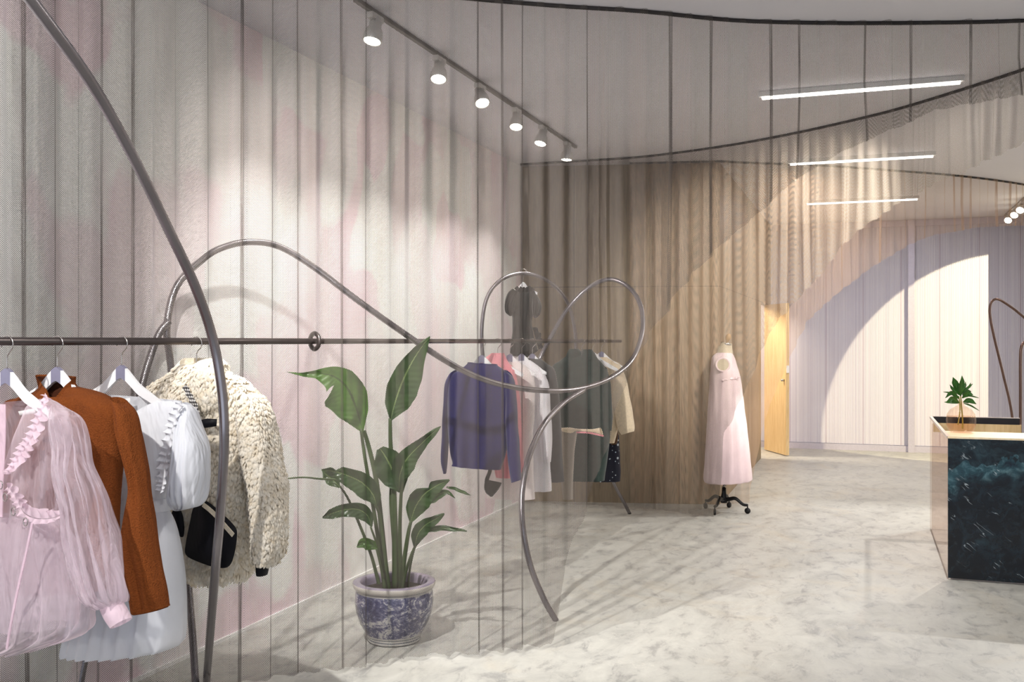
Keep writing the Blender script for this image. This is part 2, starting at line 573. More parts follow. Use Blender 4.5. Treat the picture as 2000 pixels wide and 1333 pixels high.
def curtain(name, plan, edge, mat, label, P0=.125, seed=1, depth=.028, hem=.018, over=.205, track=True, floor_side=-1, varP=None, ztop=HC):
    rnd = random.Random(seed)
    pts = catmull(plan, 24)
    s = arclen(pts); L = s[-1]

    def at_s(q):
        q = max(0, min(L, q))
        lo = 0; hi = len(s) - 1
        while hi - lo > 1:
            m = (lo + hi) // 2
            if s[m] <= q: lo = m
            else: hi = m
        t = (q - s[lo]) / max(1e-9, s[hi] - s[lo])
        a, b = pts[lo], pts[hi]
        tx, ty = b[0] - a[0], b[1] - a[1]; l = math.hypot(tx, ty)
        return (a[0] + tx * t, a[1] + ty * t), (tx / l, ty / l)
    xs = []
    q = 0.0
    while q < L:
        P = P0 * rnd.uniform(.72, 1.28)
        if rnd.random() < .14: P *= .4
        ov = over * rnd.uniform(.45, 1.08) * (1 if P > P0 * .5 else .6)
        dp = depth * rnd.uniform(.5, 1.3) * min(1, P / P0 + .2)
        nseg = 18
        for j in range(nseg):
            t = j / nseg
            w = 2 * math.pi * t
            xs.append((q + P * t + ov * P * math.sin(w), dp * math.sin(w) * (1 if True else 0) + .3 * dp * math.sin(2 * w)))
        q += P
    verts = []; uvs = []; faces = []
    u = 0; prev = None
    for (ss, off) in xs:
        (x, y), (tx, ty) = at_s(ss)
        X = x + ty * off; Y = y - tx * off
        # where the cut edge of the cloth runs at this place
        px, _, d = to_px((x, y, CAMH))
        ye = edge(px)
        zb = hem if ye is None else CAMH - (ye - HZ) * d / FPX
        zb = max(zb, hem) + (rnd.random() * .008)
        zb = min(zb, ztop - .05)
        if prev: u += math.hypot(X - prev[0], Y - prev[1])
        prev = (X, Y)
        # the cloth gathers a little towards the hem
        verts.append((X, Y, ztop)); uvs.append((u, ztop))
        zm = zb + (ztop - zb) * .5
        verts.append((X + .004 * math.sin(ss * 31), Y, zm)); uvs.append((u, zm))
        verts.append((X + .012 * math.sin(ss * 9 + 1), Y + .012 * math.sin(ss * 11), zb)); uvs.append((u, zb))
    n = len(xs)
    for i in range(n - 1):
        for r in range(2):
            a = i * 3 + r; b = a + 3
            faces.append((a, b, b + 1, a + 1))
    root = empty(name, (pts[0][0], pts[0][1], 0), label, 'curtain')
    mesh_obj('mesh_drape', verts, faces, mat, root, uvs=uvs)
    if track:
        tube('curtain_track', [Vector((p[0], p[1], ztop - .008)) for p in pts[::6]], .011, M['track_paint'], root, seg=8, smooth_path=False)
    return root


def etable(tab, lo=None):
    def f(px):
        if px < tab[0][0]: return lo
        return lerp_table(tab, px)
    return f


edgeA = etable([(1083, 1262), (1088, 1235), (1100, 1150), (1112, 1090), (1124, 1050), (1140, 1015), (1152, 970), (1160, 940), (1175, 900),
                (1190, 858), (1197, 800), (1208, 768), (1226, 735), (1238, 704), (1255, 672), (1288, 628), (1310, 606), (1327, 574), (1375, 517),
                (1411, 475), (1462, 430), (1507, 394), (1555, 355), (1600, 328), (1640, 299), (1682, 280), (1730, 257), (1775, 243),
                (1829, 216), (1887, 205), (2000, 187), (2150, 170)])
planA = [(-3.09, 2.9), (-2.85, 3.42), (-2.54, 3.87), (-2.25, 4.17), (-1.99, 4.42), (-1.49, 4.76), (-1.08, 5.0), (-.66, 5.30), (-.23, 5.50),
         (.28, 5.68), (.78, 5.82), (1.5, 5.95), (2.3, 6.0)]
curA = curtain('chain_curtain', planA, edgeA, M['chainA'], 'nearest sheer steel chain curtain, hanging in front of the potted plant', seed=4)
edgeB = etable([(1396, 1013), (1409, 945), (1415, 850), (1440, 790), (1460, 752), (1487, 686), (1520, 630), (1538, 610), (1580, 559), (1610, 529),
                (1640, 490), (1670, 460), (1694, 439), (1724, 418), (1754, 397), (1793, 382), (1820, 364), (1850, 346), (1880, 340), (1910, 322),
                (1955, 304), (2000, 280), (2150, 240)])
planB = [(-3.09, 8.95), (-2.14, 8.97), (-1.69, 8.90), (-1.08, 8.67), (-.55, 8.36), (-.1, 8.02), (.29, 7.66), (.93, 6.86), (1.4, 6.1)]
curB = curtain('chain_curtain', planB, edgeB, M['chainB'], 'middle sheer chain curtain, sweeping from the wood wall past the dress form', seed=8, P0=.12, depth=.016, over=.16)
edgeC = etable([(1466, 975), (1476, 905), (1490, 840), (1505, 782), (1536, 712), (1556, 670), (1580, 628), (1640, 568), (1700, 526), (1775, 478),
                (1826, 460), (1910, 445), (2000, 441), (2300, 430)])
planC = [(-2.1, 9.24), (-1.7, 9.34), (-1.28, 9.43), (-1.10, 9.56), (-.37, 9.99), (.31, 10.55), (.93, 11.1), (1.61, 11.93), (2.1, 12.8)]
curC = curtain('chain_curtain', planC, edgeC, M['chainC'], 'farthest copper chain curtain, in front of the open pale wood door', seed=12, P0=.12, depth=.018, over=.18)

# steel eyelet in the near curtain where the rail goes through
RC = P3(622, 664.5, 0)
# ---------------------------------------------------------------- the long clothing rack with its loops of tube
RZ = 1.549


def rail_pt(px):
    # rail line X = a + b*(Y-4.03)
    k = (px - 1000) / FPX
    a = -2.39; b = .0917; y0 = 4.03
    c1 = RV[0] - k * FV[0]; c2 = RV[1] - k * FV[1]       # c1*X + c2*Y = 0
    Y = -(c1 * (a - b * y0)) / (c1 * b + c2)
    return Vector((a + b * (Y - y0), Y, RZ))


TR = .0165
rack = empty('clothing_rack', (-1.62, 5.28, 0), 'long dark steel clothing rack of looping bent tubes with a straight rail', 'clothing rack')
r0 = Vector((-2.39 + .0917 * (1.2 - 4.03), 1.2, RZ)); r1 = Vector((-2.39 + .0917 * (8.4 - 4.03), 8.4, RZ))
tube('rail', [r0, r1], .0132, M['rail'], rack, smooth_path=False, seg=16)


def ptube(name, pts, rad=TR, per=12, end_floor=None, start_floor=None):
    P = [P3(*p) for p in pts]
    return tube(name, P, rad, M['tube'], rack, per=per, seg=16)


ptube('front_arch_tube', [(-330, -640, 2.3), (-190, -380, 2.35), (-60, -160, 2.42), (72, 15, 2.6), (180, 165, 2.8), (262, 310, 2.98), (330, 450, 3.15), (382, 562, 3.28),
                          (415, 660, 3.36), (433, 760, 3.38), (438, 860, 3.38), (432, 980, 3.42), (422, 1100, 3.52), (412, 1220, 3.9), (403, 1337, 4.48)])
ptube('loop_tube', [(383, 1352, 4.4), (376, 1240, 4.5), (367, 1128, 4.6), (352, 930, 4.66), (334, 720, 4.66), (326, 640, 4.64), (345, 560, 4.7), (398, 505, 4.8), (440, 482, 4.9), (490, 473, 5.0),
                    (545, 482, 5.1), (610, 520, 5.15), (700, 588, 5.2), (790, 652, 5.3), (870, 705, 5.4), (940, 740, 5.6), (1010, 758, 5.85),
                    (1080, 764, 6.1), (1140, 758, 6.4), (1195, 737, 6.7), (1235, 702, 7.0), (1254, 650, 7.2), (1252, 600, 7.35), (1230, 563, 7.45), (1192, 546, 7.5),
                    (1150, 562, 7.5), (1110, 602, 7.5), (1078, 655, 7.45), (1052, 708, 7.4), (1034, 780, 7.4), (1016, 850, 7.5), (994, 895, 7.6), (968, 890, 7.8), (956, 850, 7.9)])
ptube('left_leg_tube', [(330, 628, 4.63), (312, 650, 4.6), (296, 690, 4.57), (275, 765, 4.52), (240, 930, 4.43), (200, 1120, 4.33), (165, 1290, 4.24), (148, 1380, 4.2)])
ptube('branch_tube', [(1086, 1213, 5.51), (1062, 1170, 5.5), (1036, 1105, 5.5), (1021, 1030, 5.52), (1020, 960, 5.58), (1034, 890, 5.7), (1062, 830, 5.9), (1100, 788, 6.15), (1140, 762, 6.38)])
ptube('hook_arch_tube', [(956, 850, 7.9), (951, 780, 7.9), (943, 700, 7.9), (941, 640, 7.9), (950, 585, 7.9), (972, 552, 7.9), (1005, 536, 7.95), (1042, 537, 8.0), (1080, 556, 8.1),
                         (1108, 590, 8.2), (1122, 640, 8.35), (1130, 720, 8.45), (1155, 830, 8.5), (1190, 925, 8.7), (1230, 1004, 8.92)], rad=.0150)


# steel eyelet in the near curtain at the place the rail passes through it
eye_p = rail_pt(621)
ey = lathe('eyelet', [(.026, -.004), (.030, -.006), (.044, -.006), (.047, 0), (.044, .006), (.030, .006), (.026, .004), (.026, -.004)], eye_p + Vector((0, -.03, 0)), M['rail'], curA, 28, (.45, 1, 0))


# ---------------------------------------------------------------- hangers
M['hanger'] = simple('white_lacquered_wood', (240, 240, 242), .35, nscale=3, nvar=.02)
M['hanger_mid'] = simple('lavender_grey_felt', (128, 126, 148), .6, nscale=20, nvar=.05)


def hanger(px, label, drop=.083, half=.215, group='white wooden clothes hangers', u=(1, -.0917), loc=None, mid=True):
    p = rail_pt(px) if loc is None else Vector(loc)
    ux = Vector((u[0], u[1], 0)).normalized()
    root = empty('clothes_hanger', p, label, 'clothes hanger', group)
    pts = []
    r = .026
    cz = p.z - .009
    for a in range(200, -61, -20):
        t = math.radians(a)
        pts.append(p + ux * (r * math.cos(t)) + Vector((0, 0, cz - p.z + r * math.sin(t) + .0)))
    pts.append(p + ux * .004 + Vector((0, 0, -.042)))
    pts.append(p + Vector((0, 0, -.052)))
    pts.append(p + Vector((0, 0, -drop - .01)))
    tube('hook', pts, .0021, M['chrome'], root, per=3, seg=8)

    def arm(s0, s1, name, mat, th):
        n = 20; v = []; f = []
        nrm = Vector((ux.y, -ux.x, 0))
        for i in range(n + 1):
            s = s0 + (s1 - s0) * i / n
            a = abs(s) / half
            top = -drop - .002 - .105 * (a ** 1.1) * (half / .215) + .034 * math.exp(-(a / .18) ** 2) * 0 - .03 * (1 - math.cos(min(1, a * 2.2) * math.pi)) * .5
            hgt = .050 * (1 - a) + .028 * a
            bot = top - hgt + .004
            if a > .93: bot = top - hgt * (1 - (a - .93) * 6)
            c = nrm * (.014 * (a ** 2))
            for (z, y) in ((top, th / 2), (top - .002, th / 2), (bot, th / 2), (bot, -th / 2), (top, -th / 2)):
                v.append(p + ux * s + c + nrm * y + Vector((0, 0, z)))
        for i in range(n):
            for k in range(5):
                k2 = (k + 1) % 5
                f.append((i * 5 + k, (i + 1) * 5 + k, (i + 1) * 5 + k2, i * 5 + k2))
        f.append(tuple(range(5))); f.append(tuple(range(n * 5, n * 5 + 5))[::-1])
        return mesh_obj(name, v, f, mat, root, smooth=False)
    arm(-half, half, 'hanger_arms', M['hanger'], .012)
    if mid: arm(-.021, .021, 'centre_plate', M['hanger_mid'], .016)
    return root


# ---------------------------------------------------------------- cloth shells
def shell(name, plane, rows, mat, parent, n0=0.0, nr=48, nc=56, folds=(), closed=True, wob=.004, seed=0, sq=.75, solid=False, open_front=False, cap0=False, cap1=False, per=None, dip=None):
    """rows: (xl, yl, xr, yr, thickness) in picture terms on the garment's own plane; lofts a hollow cloth body.
    folds: (amplitude, waves across, slant, start, end) ripples in depth"""
    rows_sz = []
    plane = plane.off(n0); n0 = 0.0
    for xl, yl, xr, yr, th in rows:
        a = plane.sz(xl, yl); b = plane.sz(xr, yr)
        w = max(.004, (b[0] - a[0]) / 2); tn = abs(plane.tan((xl + xr) / 2))
        e = min(th / 2 * tn, w * .8)
        if tn > .05: th = min(th, 2 * e / tn)
        k = (w - math.sqrt(w * w - e * e)) / (2 * w)
        rows_sz.append((a[0] + (b[0] - a[0]) * k, a[1] + (b[1] - a[1]) * k, b[0] - (b[0] - a[0]) * k, b[1] - (b[1] - a[1]) * k, th))
    per = per or max(2, nr // (len(rows) - 1))
    R = catmull(rows_sz, per)
    rnd = random.Random(seed)
    ph = [rnd.uniform(0, 6.28) for _ in range(12)]
    v = []; f = []
    nR = len(R)
    for i, (s0, z0, s1, z1, th) in enumerate(R):
        tv = i / (nR - 1)
        for j in range(nc):
            a = 2 * math.pi * j / nc
            if open_front:
                a = -math.pi * .5 + (j / (nc - 1)) * 2 * math.pi
            c = (1 - math.cos(a)) / 2            # 0 left .. 1 right
            sn = math.sin(a)
            n = (abs(sn) ** sq) * (1 if sn > 0 else -1) * max(th, .002) / 2
            s = s0 + (s1 - s0) * c; z = z0 + (z1 - z0) * c
            edge = min(1, abs(sn) * 1.6)
            for q, (am, wv, sl, st, en) in enumerate(folds):
                k = 0
                if st <= tv <= en:
                    k = math.sin(math.pi * (tv - st) / (en - st)) ** .5 if en < 1 else min(1, (tv - st) / max(.01, (en - st)) * 1.0 + .05)
                n += am * k * math.sin(c * wv * 2 * math.pi + tv * sl + ph[q] + (1.3 if sn < 0 else 0)) * (.35 + .65 * edge)
            if dip and sn > -.05 and tv < dip[2]:
                z -= dip[0] * math.exp(-((c - dip[3] if len(dip) > 3 else c - .5) / dip[1]) ** 2) * (1 - tv / dip[2]) * min(1, max(0, sn + .05) * 2.5)
            pn = noise.noise(Vector((s * 9 + seed, z * 6, sn * .6)))
            n += wob * 1.6 * pn
            s += wob * noise.noise(Vector((s * 11, z * 9 + seed, 3.1)))
            v.append(plane.pt(s, z, n0 + n))
    for i in range(nR - 1):
        for j in range(nc):
            j2 = (j + 1) % nc
            f.append((i * nc + j, (i + 1) * nc + j, (i + 1) * nc + j2, i * nc + j2))
    if cap0: f.append(tuple(range(nc))[::-1])
    if cap1: f.append(tuple(range((nR - 1) * nc, nR * nc)))
    return mesh_obj(name, v, f, mat, parent)


def ruffle(name, plane, path, width, mat, parent, n0=.03, amp=.012, waves=26, seed=1, taper=True):
    """gathered frill along a picture path; width in metres, pushed out to both sides"""
    plane = plane.off(n0); n0 = 0.0
    P = [plane.sz(x, y) for x, y in path]
    waves = waves * .62; amp = amp * .8
    C = catmull(P, max(8, int(waves * 14 / (len(P) - 1))))
    v = []; f = []
    n = len(C); rnd = random.Random(seed)
    for i, (s, z) in enumerate(C):
        a = C[max(0, i - 1)]; b = C[min(n - 1, i + 1)]
        tx, tz = b[0] - a[0], b[1] - a[1]; l = math.hypot(tx, tz) or 1
        nx, nz = tz / l, -tx / l
        t = i / (n - 1)
        w = width * (math.sin(math.pi * min(1, max(.08, t))) ** .3 if taper else 1) * (1 + .12 * math.sin(i * .37))
        for r in range(5):
            q = r / 4
            wave = math.sin(t * waves * 2 * math.pi + .9 * math.sin(i * .11)) * amp * q
            wv2 = math.cos(t * waves * 2 * math.pi) * amp * .5 * q
            v.append(plane.pt(s + nx * (w * q) + tx / l * wv2, z + nz * (w * q) + tz / l * wv2, n0 + wave + .006 * q))
    for i in range(n - 1):
        for r in range(4):
            a = i * 5 + r
            f.append((a, a + 1, a + 6, a + 5))
    return mesh_obj(name, v, f, mat, parent)


def strip(name, plane, path, width, mat, parent, n0=.05, th=.003, per=8, wob=0.0):
    """flat band along a picture path (tapes, straps, tags)"""
    plane = plane.off(n0); n0 = 0.0
    P = [plane.sz(x, y) for x, y in path]
    C = catmull(P, per) if len(P) > 2 else P
    v = []; f = []; n = len(C)
    for i, (s, z) in enumerate(C):
        a = C[max(0, i - 1)]; b = C[min(n - 1, i + 1)]
        tx, tz = b[0] - a[0], b[1] - a[1]; l = math.hypot(tx, tz) or 1
        nx, nz = tz / l, -tx / l
        o = wob * math.sin(i * .9)
        for (w, q) in ((-.5, 0), (.5, 0), (.5, th), (-.5, th)):
            v.append(plane.pt(s + nx * w * width, z + nz * w * width, n0 + q + o))
    for i in range(n - 1):
        for r in range(4):
            r2 = (r + 1) % 4
            f.append((i * 4 + r, i * 4 + r2, i * 4 + 4 + r2, i * 4 + 4 + r))
    f.append((0, 1, 2, 3)[::-1]); f.append(tuple(range(n * 4 - 4, n * 4)))
    return mesh_obj(name, v, f, mat, parent, smooth=False)


def patch(name, plane, poly, mat, parent, n0=.05, th=.006, smooth_pts=True):
    """flat sewn-on piece with a closed picture outline"""
    plane = plane.off(n0); n0 = 0.0
    P = [plane.sz(x, y) for x, y in poly]
    if smooth_pts: P = catmull(P, 4, closed=True)
    n = len(P)
    c = (sum(p[0] for p in P) / n, sum(p[1] for p in P) / n)
    v = []
    for s, z in P: v.append(plane.pt(s, z, n0))
    for s, z in P: v.append(plane.pt(c[0] + (s - c[0]) * .97, c[1] + (z - c[1]) * .97, n0 + th))
    v.append(plane.pt(c[0], c[1], n0 + th * 1.4))
    f = []
    for i in range(n):
        j = (i + 1) % n
        f.append((i, j, n + j, n + i)); f.append((n + i, n + j, 2 * n))
    return mesh_obj(name, v, f, mat, parent)


def gplane(px, n=0):
    p = rail_pt(px)
    return Plane((p.x, p.y, 0), (1, -.0917))


hanger(14, 'white wooden hanger carrying the sheer pink blouse, leftmost on the rail')
hanger(112, 'white wooden hanger inside the rust brown top')
hanger(238, 'white wooden hanger carrying the white puff-sleeved dress')
hanger(384, 'white wooden hanger half hidden in the woolly collar of the cream coat', mid=False)
# ---------------------------------------------------------------- garments at the front of the rack
M['rust'] = cloth('rust_fleece', (118, 62, 26), 1.0, weave=240, bumpv=.9, crease=7, creasev=.7, sheen=0, var=.16, nsc=160, cdist=.03, wdist=.005)
M['rust_in'] = cloth('rust_lining', (70, 34, 16), .95, weave=420, bumpv=.5, crease=6, creasev=.2, sheen=.1, var=.2, nsc=90)
M['white_cot'] = cloth('white_cotton', (236, 238, 244), .8, weave=1100, bumpv=.12, crease=9, creasev=.9, cdist=.035, transl=.2, var=.03, nsc=12)
M['white_sheer'] = cloth('sheer_white_cotton', (232, 234, 240), .8, weave=1100, bumpv=.12, crease=9, creasev=.5, transl=.3, alpha=.9, var=.03, nsc=12)
M['organza'] = cloth('pink_organza', (242, 226, 236), .4, weave=1400, bumpv=.1, crease=13, creasev=1.0, transl=.35, alpha=.27, graze=.6, var=.05, nsc=14, cdist=.05)
M['organza_d'] = cloth('pink_organza_seams', (246, 222, 234), .45, weave=1400, bumpv=.1, crease=18, creasev=.9, transl=.3, alpha=.7, var=.06, nsc=20, cdist=.02)
M['tag_white'] = simple('white_woven_tag', (226, 224, 222), .7)
M['black_cloth'] = cloth('black_ripstop', (14, 14, 20), .5, weave=900, bumpv=.2, crease=12, creasev=.6, sheen=0, var=.2, nsc=12)
M['cream_tape'] = simple('cream_zip_tape', (226, 214, 190), .7, nscale=80, nvar=.12)


def m_fleece(name, rgb=(244, 234, 214)):
    t = NT(name)
    co = t.coord('Object')
    f = t.noise(co, 34, 4, .65)
    g = t.noise(co, 7, 3, .6)
    c = t.ramp(f, [(.28, srgb(226, 212, 186)), (.42, srgb(242, 232, 214)), (.6, srgb(250, 244, 232))])
    c = t.mix(t.ramp(g, [(.5, 0.0), (.75, .3)]), c, srgb(232, 218, 194))
    h = t.noise(t.coord('Object', scale=(1, 1, .5)), 160, 3, .6)
    b = t.bsdf(c, .9, 0, t.bump(h, .6, .004), .15, .4)
    tr = t.n('ShaderNodeBsdfTranslucent'); t.l(c, tr.inputs[0])
    mx = t.n('ShaderNodeMixShader'); mx.inputs[0].default_value = .35
    t.l(b, mx.inputs[1]); t.l(tr.outputs[0], mx.inputs[2])
    return t.done(mx.outputs[0])


def m_gingham():
    t = NT('gingham_tape')
    ob = t.n('ShaderNodeTexCoord').outputs['Object']
    sp = t.n('ShaderNodeSeparateXYZ'); t.l(ob, sp.inputs[0])
    a = t.math('GREATER_THAN', t.math('SINE', t.math('MULTIPLY', sp.outputs[0], 720)), 0)
    b = t.math('GREATER_THAN', t.math('SINE', t.math('MULTIPLY', sp.outputs[2], 480)), 0)
    c = t.ramp(t.math('MULTIPLY', t.math('ADD', a, b), .5), [(.2, srgb(232, 230, 226)), (.5, srgb(110, 106, 106)), (.8, srgb(14, 14, 18))], 'CONSTANT')
    return t.done(t.bsdf(c, .8))


M['fleece'] = m_fleece('cream_sheepskin_pile')
M['gingham'] = m_gingham()


def pile(name, base, parent, mat, count=3000, L=.025, W=.0125, seed=3, flat=False, down=1.0, lift=.55):
    """woolly locks grown over a cloth shell: thousands of small curled leaves in one mesh"""
    me = base.data
    off = parent_world(base.parent) if base.parent else Vector((0, 0, 0))
    off = Vector(off) + (base.location if base.parent else Vector((0, 0, 0)))
    rnd = random.Random(seed)
    polys = me.polygons
    areas = []; tot = 0
    for p in polys:
        tot += p.area; areas.append(tot)
    import bisect
    v = []; f = []
    for _ in range(count):
        i = bisect.bisect(areas, rnd.random() * tot)
        p = polys[min(i, len(polys) - 1)]
        vs = [me.vertices[k].co for k in p.vertices]
        a, b = rnd.random(), rnd.random()
        c = (vs[0] * (1 - a) + vs[1] * a) * (1 - b) + (vs[3 % len(vs)] * (1 - a) + vs[2] * a) * b
        n = p.normal.copy()
        o = c + off
        dn = Vector((rnd.uniform(-.55, .55), rnd.uniform(-.4, .4), -down)); dn = (dn - n * dn.dot(n))
        if dn.length < 1e-3: continue
        dn.normalize()
        sd = n.cross(dn)
        l = L * rnd.uniform(.6, 1.25); w = W * rnd.uniform(.6, 1.3)
        k0 = len(v)
        for t, ww, hh in ((0, .45, .0), (.35, 1.0, .5), (.72, .85, .8), (1.0, .18, .62)):
            ctr = o + dn * (l * t) + n * (l * lift * hh)
            v.append(ctr - sd * (w * .5 * ww) - n * (w * .14)); v.append(ctr + n * (w * .16)); v.append(ctr + sd * (w * .5 * ww) - n * (w * .14))
        for r in range(3):
            b0 = k0 + r * 3
            f.append((b0, b0 + 1, b0 + 4, b0 + 3)); f.append((b0 + 1, b0 + 2, b0 + 5, b0 + 4))
    o = mesh_obj(name, v, f, mat, parent)
    o['kind'] = 'stuff'
    return o


# --- cream sheepskin-look coat
pl = gplane(384)
g = empty('fleece_coat', rail_pt(384) + Vector((0, 0, -.1)), 'cream woolly fleece coat with black pocket on the rail', 'coat')
bd = shell('coat_body', pl, [(362, 712, 415, 712, .10), (330, 738, 448, 735, .17), (292, 765, 492, 762, .20), (288, 830, 508, 830, .22), (300, 900, 500, 905, .23), (305, 975, 496, 985, .24),
                             (312, 1050, 492, 1060, .24), (330, 1100, 488, 1112, .23), (352, 1118, 478, 1130, .20)], M['fleece'], g, n0=0, folds=((.012, 3, 1, 0, 1.0),), seed=5, wob=.012)
pile('fleece_pile', bd, g, M['fleece'], 11000, seed=1)
sl = shell('coat_sleeve', pl, [(462, 752, 505, 775, .09), (468, 790, 522, 800, .14), (470, 850, 536, 850, .16), (478, 905, 549, 905, .17), (488, 960, 556, 965, .17), (494, 1020, 556, 1025, .17), (497, 1060, 550, 1070, .16),
                               (499, 1090, 540, 1098, .12)], M['fleece'], g, n0=.03, folds=((.006, 2, 2, 0, 1.0),), seed=8, wob=.01)
pile('fleece_pile', sl, g, M['fleece'], 5200, seed=2)
shell('sleeve_cuff', pl, [(499, 1096, 526, 1100, .07), (499, 1112, 524, 1118, .07), (500, 1122, 522, 1126, .06)], M['black_cloth'], g, n0=.03, nr=8, nc=24)
sl2 = shell('coat_sleeve', pl, [(300, 765, 330, 755, .09), (288, 800, 320, 800, .13), (280, 880, 318, 880, .14), (276, 960, 315, 960, .14), (276, 1040, 312, 1045, .13), (280, 1085, 306, 1090, .1)], M['fleece'], g, n0=-.02, seed=9, wob=.01)
# upstanding collar, open at the front
cl = shell('collar', pl, [(352, 700, 428, 700, .10), (348, 712, 436, 712, .13), (346, 730, 440, 730, .15), (345, 748, 446, 748, .16)], M['fleece'], g, n0=.0, nr=16, wob=.01, dip=(.05, .3, .9, .35))
pile('fleece_pile', cl, g, M['fleece'], 1700, seed=4, L=.028, lift=.4)
lp = shell('collar_flap', pl, [(384, 722, 424, 716, .05), (372, 745, 436, 742, .06), (364, 768, 440, 768, .06), (370, 786, 430, 792, .05), (378, 798, 410, 806, .03)], M['fleece'], g, n0=.085, nr=16, wob=.006)
pile('fleece_pile', lp, g, M['fleece'], 1200, seed=6, L=.026, lift=.4)
strip('front_tape', pl, [(361, 754), (368, 768), (376, 784), (381, 805), (384, 826)], .022, M['gingham'], g, n0=.135, wob=.003)
strip('front_tape', pl, [(377, 782), (383, 800), (386, 816), (388, 832)], .026, M['gingham'], g, n0=.142, wob=.003)
patch('chest_tab', pl, [(386, 822), (405, 818), (424, 819), (423, 833), (405, 836), (388, 837)], M['black_cloth'], g, n0=.145, smooth_pts=False)
patch('pocket', pl, [(382, 988), (400, 978), (430, 1000), (458, 1028), (463, 1046), (458, 1082), (448, 1106), (428, 1110), (390, 1098), (366, 1084), (366, 1060), (374, 1020)], M['black_cloth'], g, n0=.148, th=.012)
strip('pocket_zip', pl, [(397, 986), (412, 998), (428, 1014), (442, 1030), (456, 1046)], .017, M['cream_tape'], g, n0=.168)
patch('pocket', pl, [(333, 988), (347, 992), (356, 1004), (360, 1030), (357, 1050), (345, 1030), (335, 1008)], M['black_cloth'], g, n0=.140, th=.01)
strip('pocket_zip', pl, [(342, 984), (337, 992), (333, 1000)], .014, M['cream_tape'], g, n0=.16)

# --- white dress with puff sleeves
pl = gplane(238)
g = empty('puff_sleeve_dress', rail_pt(238) + Vector((0, 0, -.1)), 'white cotton dress with puff sleeves and a frilled armhole, long skirt', 'dress')
shell('dress_bodice', pl, [(176, 770, 356, 784, .055), (174, 800, 356, 808, .09), (172, 850, 352, 845, .11), (172, 890, 350, 880, .12), (180, 940, 338, 935, .12), (188, 985, 326, 982, .11)], M['white_cot'], g,
      nr=40, folds=((.004, 5, 2, .2, 1.0),), seed=2, dip=(.060, .22, .3, .46))
shell('waistband', pl, [(187, 973, 330, 974, .125), (186, 985, 332, 986, .13), (187, 998, 332, 999, .125)], M['white_cot'], g, nr=8, seed=3)
shell('dress_skirt', pl, [(187, 996, 330, 997, .12), (180, 1030, 342, 1030, .16), (168, 1090, 356, 1090, .22), (150, 1160, 362, 1160, .26), (138, 1225, 361, 1222, .28), (130, 1262, 358, 1258, .28), (132, 1272, 352, 1268, .28)],
      M['white_sheer'], g, nr=44, nc=96, folds=((.014, 8, 1.0, 0, 1.0), (.006, 15, 2, 0, 1.0)), seed=4)
shell('dress_skirt_lining', pl, [(190, 1000, 326, 1001, .09), (182, 1060, 336, 1060, .13), (170, 1150, 345, 1150, .17), (160, 1245, 342, 1240, .2)], M['white_cot'], g, nr=30, nc=60, folds=((.01, 6, 1.0, 0, 1.0),), seed=6)
shell('puff_sleeve', pl, [(352, 785, 366, 792, .05), (346, 808, 388, 812, .12), (338, 850, 402, 850, .17), (334, 900, 408, 900, .20), (332, 940, 409, 945, .21), (334, 968, 404, 972, .19), (344, 988, 390, 990, .12), (350, 996, 366, 996, .08)],
      M['white_cot'], g, n0=.02, nr=60, nc=72, folds=((.016, 5, 3.5, 0, 1.0), (.008, 9, -5, .2, 1.0)), seed=5, wob=.014)
shell('puff_sleeve', pl, [(190, 800, 178, 806, .05), (160, 850, 190, 850, .14), (150, 930, 190, 930, .16), (165, 980, 188, 980, .1)], M['white_cot'], g, n0=-.01, nr=40, folds=((.01, 5, 2, 0, 1),), seed=7)
ruffle('armhole_frill', pl, [(352, 786), (343, 820), (334, 860), (326, 900), (321, 940), (316, 965)], .032, M['white_cot'], g, n0=.055, amp=.010, waves=24)
ruffle('armhole_frill', pl, [(352, 786), (341, 820), (331, 860), (323, 900), (318, 940), (313, 965)], -.02, M['white_cot'], g, n0=.06, amp=.008, waves=22, seed=4)
patch('neck_tag', pl, [(236, 780), (254, 778), (255, 792), (237, 794)], M['tag_white'], g, n0=.002, th=.002, smooth_pts=False)

# --- rust funnel neck top
pl = gplane(112)
g = empty('funnel_neck_top', rail_pt(112) + Vector((0, 0, -.1)), 'rust brown fleece top with a stand-up funnel collar and long sleeves', 'top')
shell('top_body', pl, [(78, 756, 156, 756, .07), (66, 767, 184, 763, .10), (38, 776, 214, 778, .14), (8, 790, 244, 800, .15), (-10, 830, 250, 835, .15), (-8, 900, 238, 908, .14), (0, 990, 231, 1000, .14), (6, 1090, 228, 1090, .15),
                       (8, 1160, 224, 1150, .15)], M['rust'], g, nr=56, folds=((.012, 3, 1.5, .1, 1.0), (.005, 5, 4, .1, 1.0)), seed=12, wob=.010, dip=(.075, .17, .22, .60))
shell('funnel_collar', pl, [(72, 732, 148, 737, .06), (76, 746, 147, 750, .065), (78, 760, 154, 762, .075), (74, 776, 166, 776, .09)], M['rust'], g, nr=24, seed=3, n0=0, wob=.003, dip=(.072, .30, 5, .60))
shell('collar_lining', pl, [(75, 735, 146, 740, .05), (79, 755, 144, 758, .05), (84, 784, 142, 784, .05)], M['rust_in'], g, nr=16, seed=3, n0=0, wob=.002, dip=(.078, .32, 5, .60))
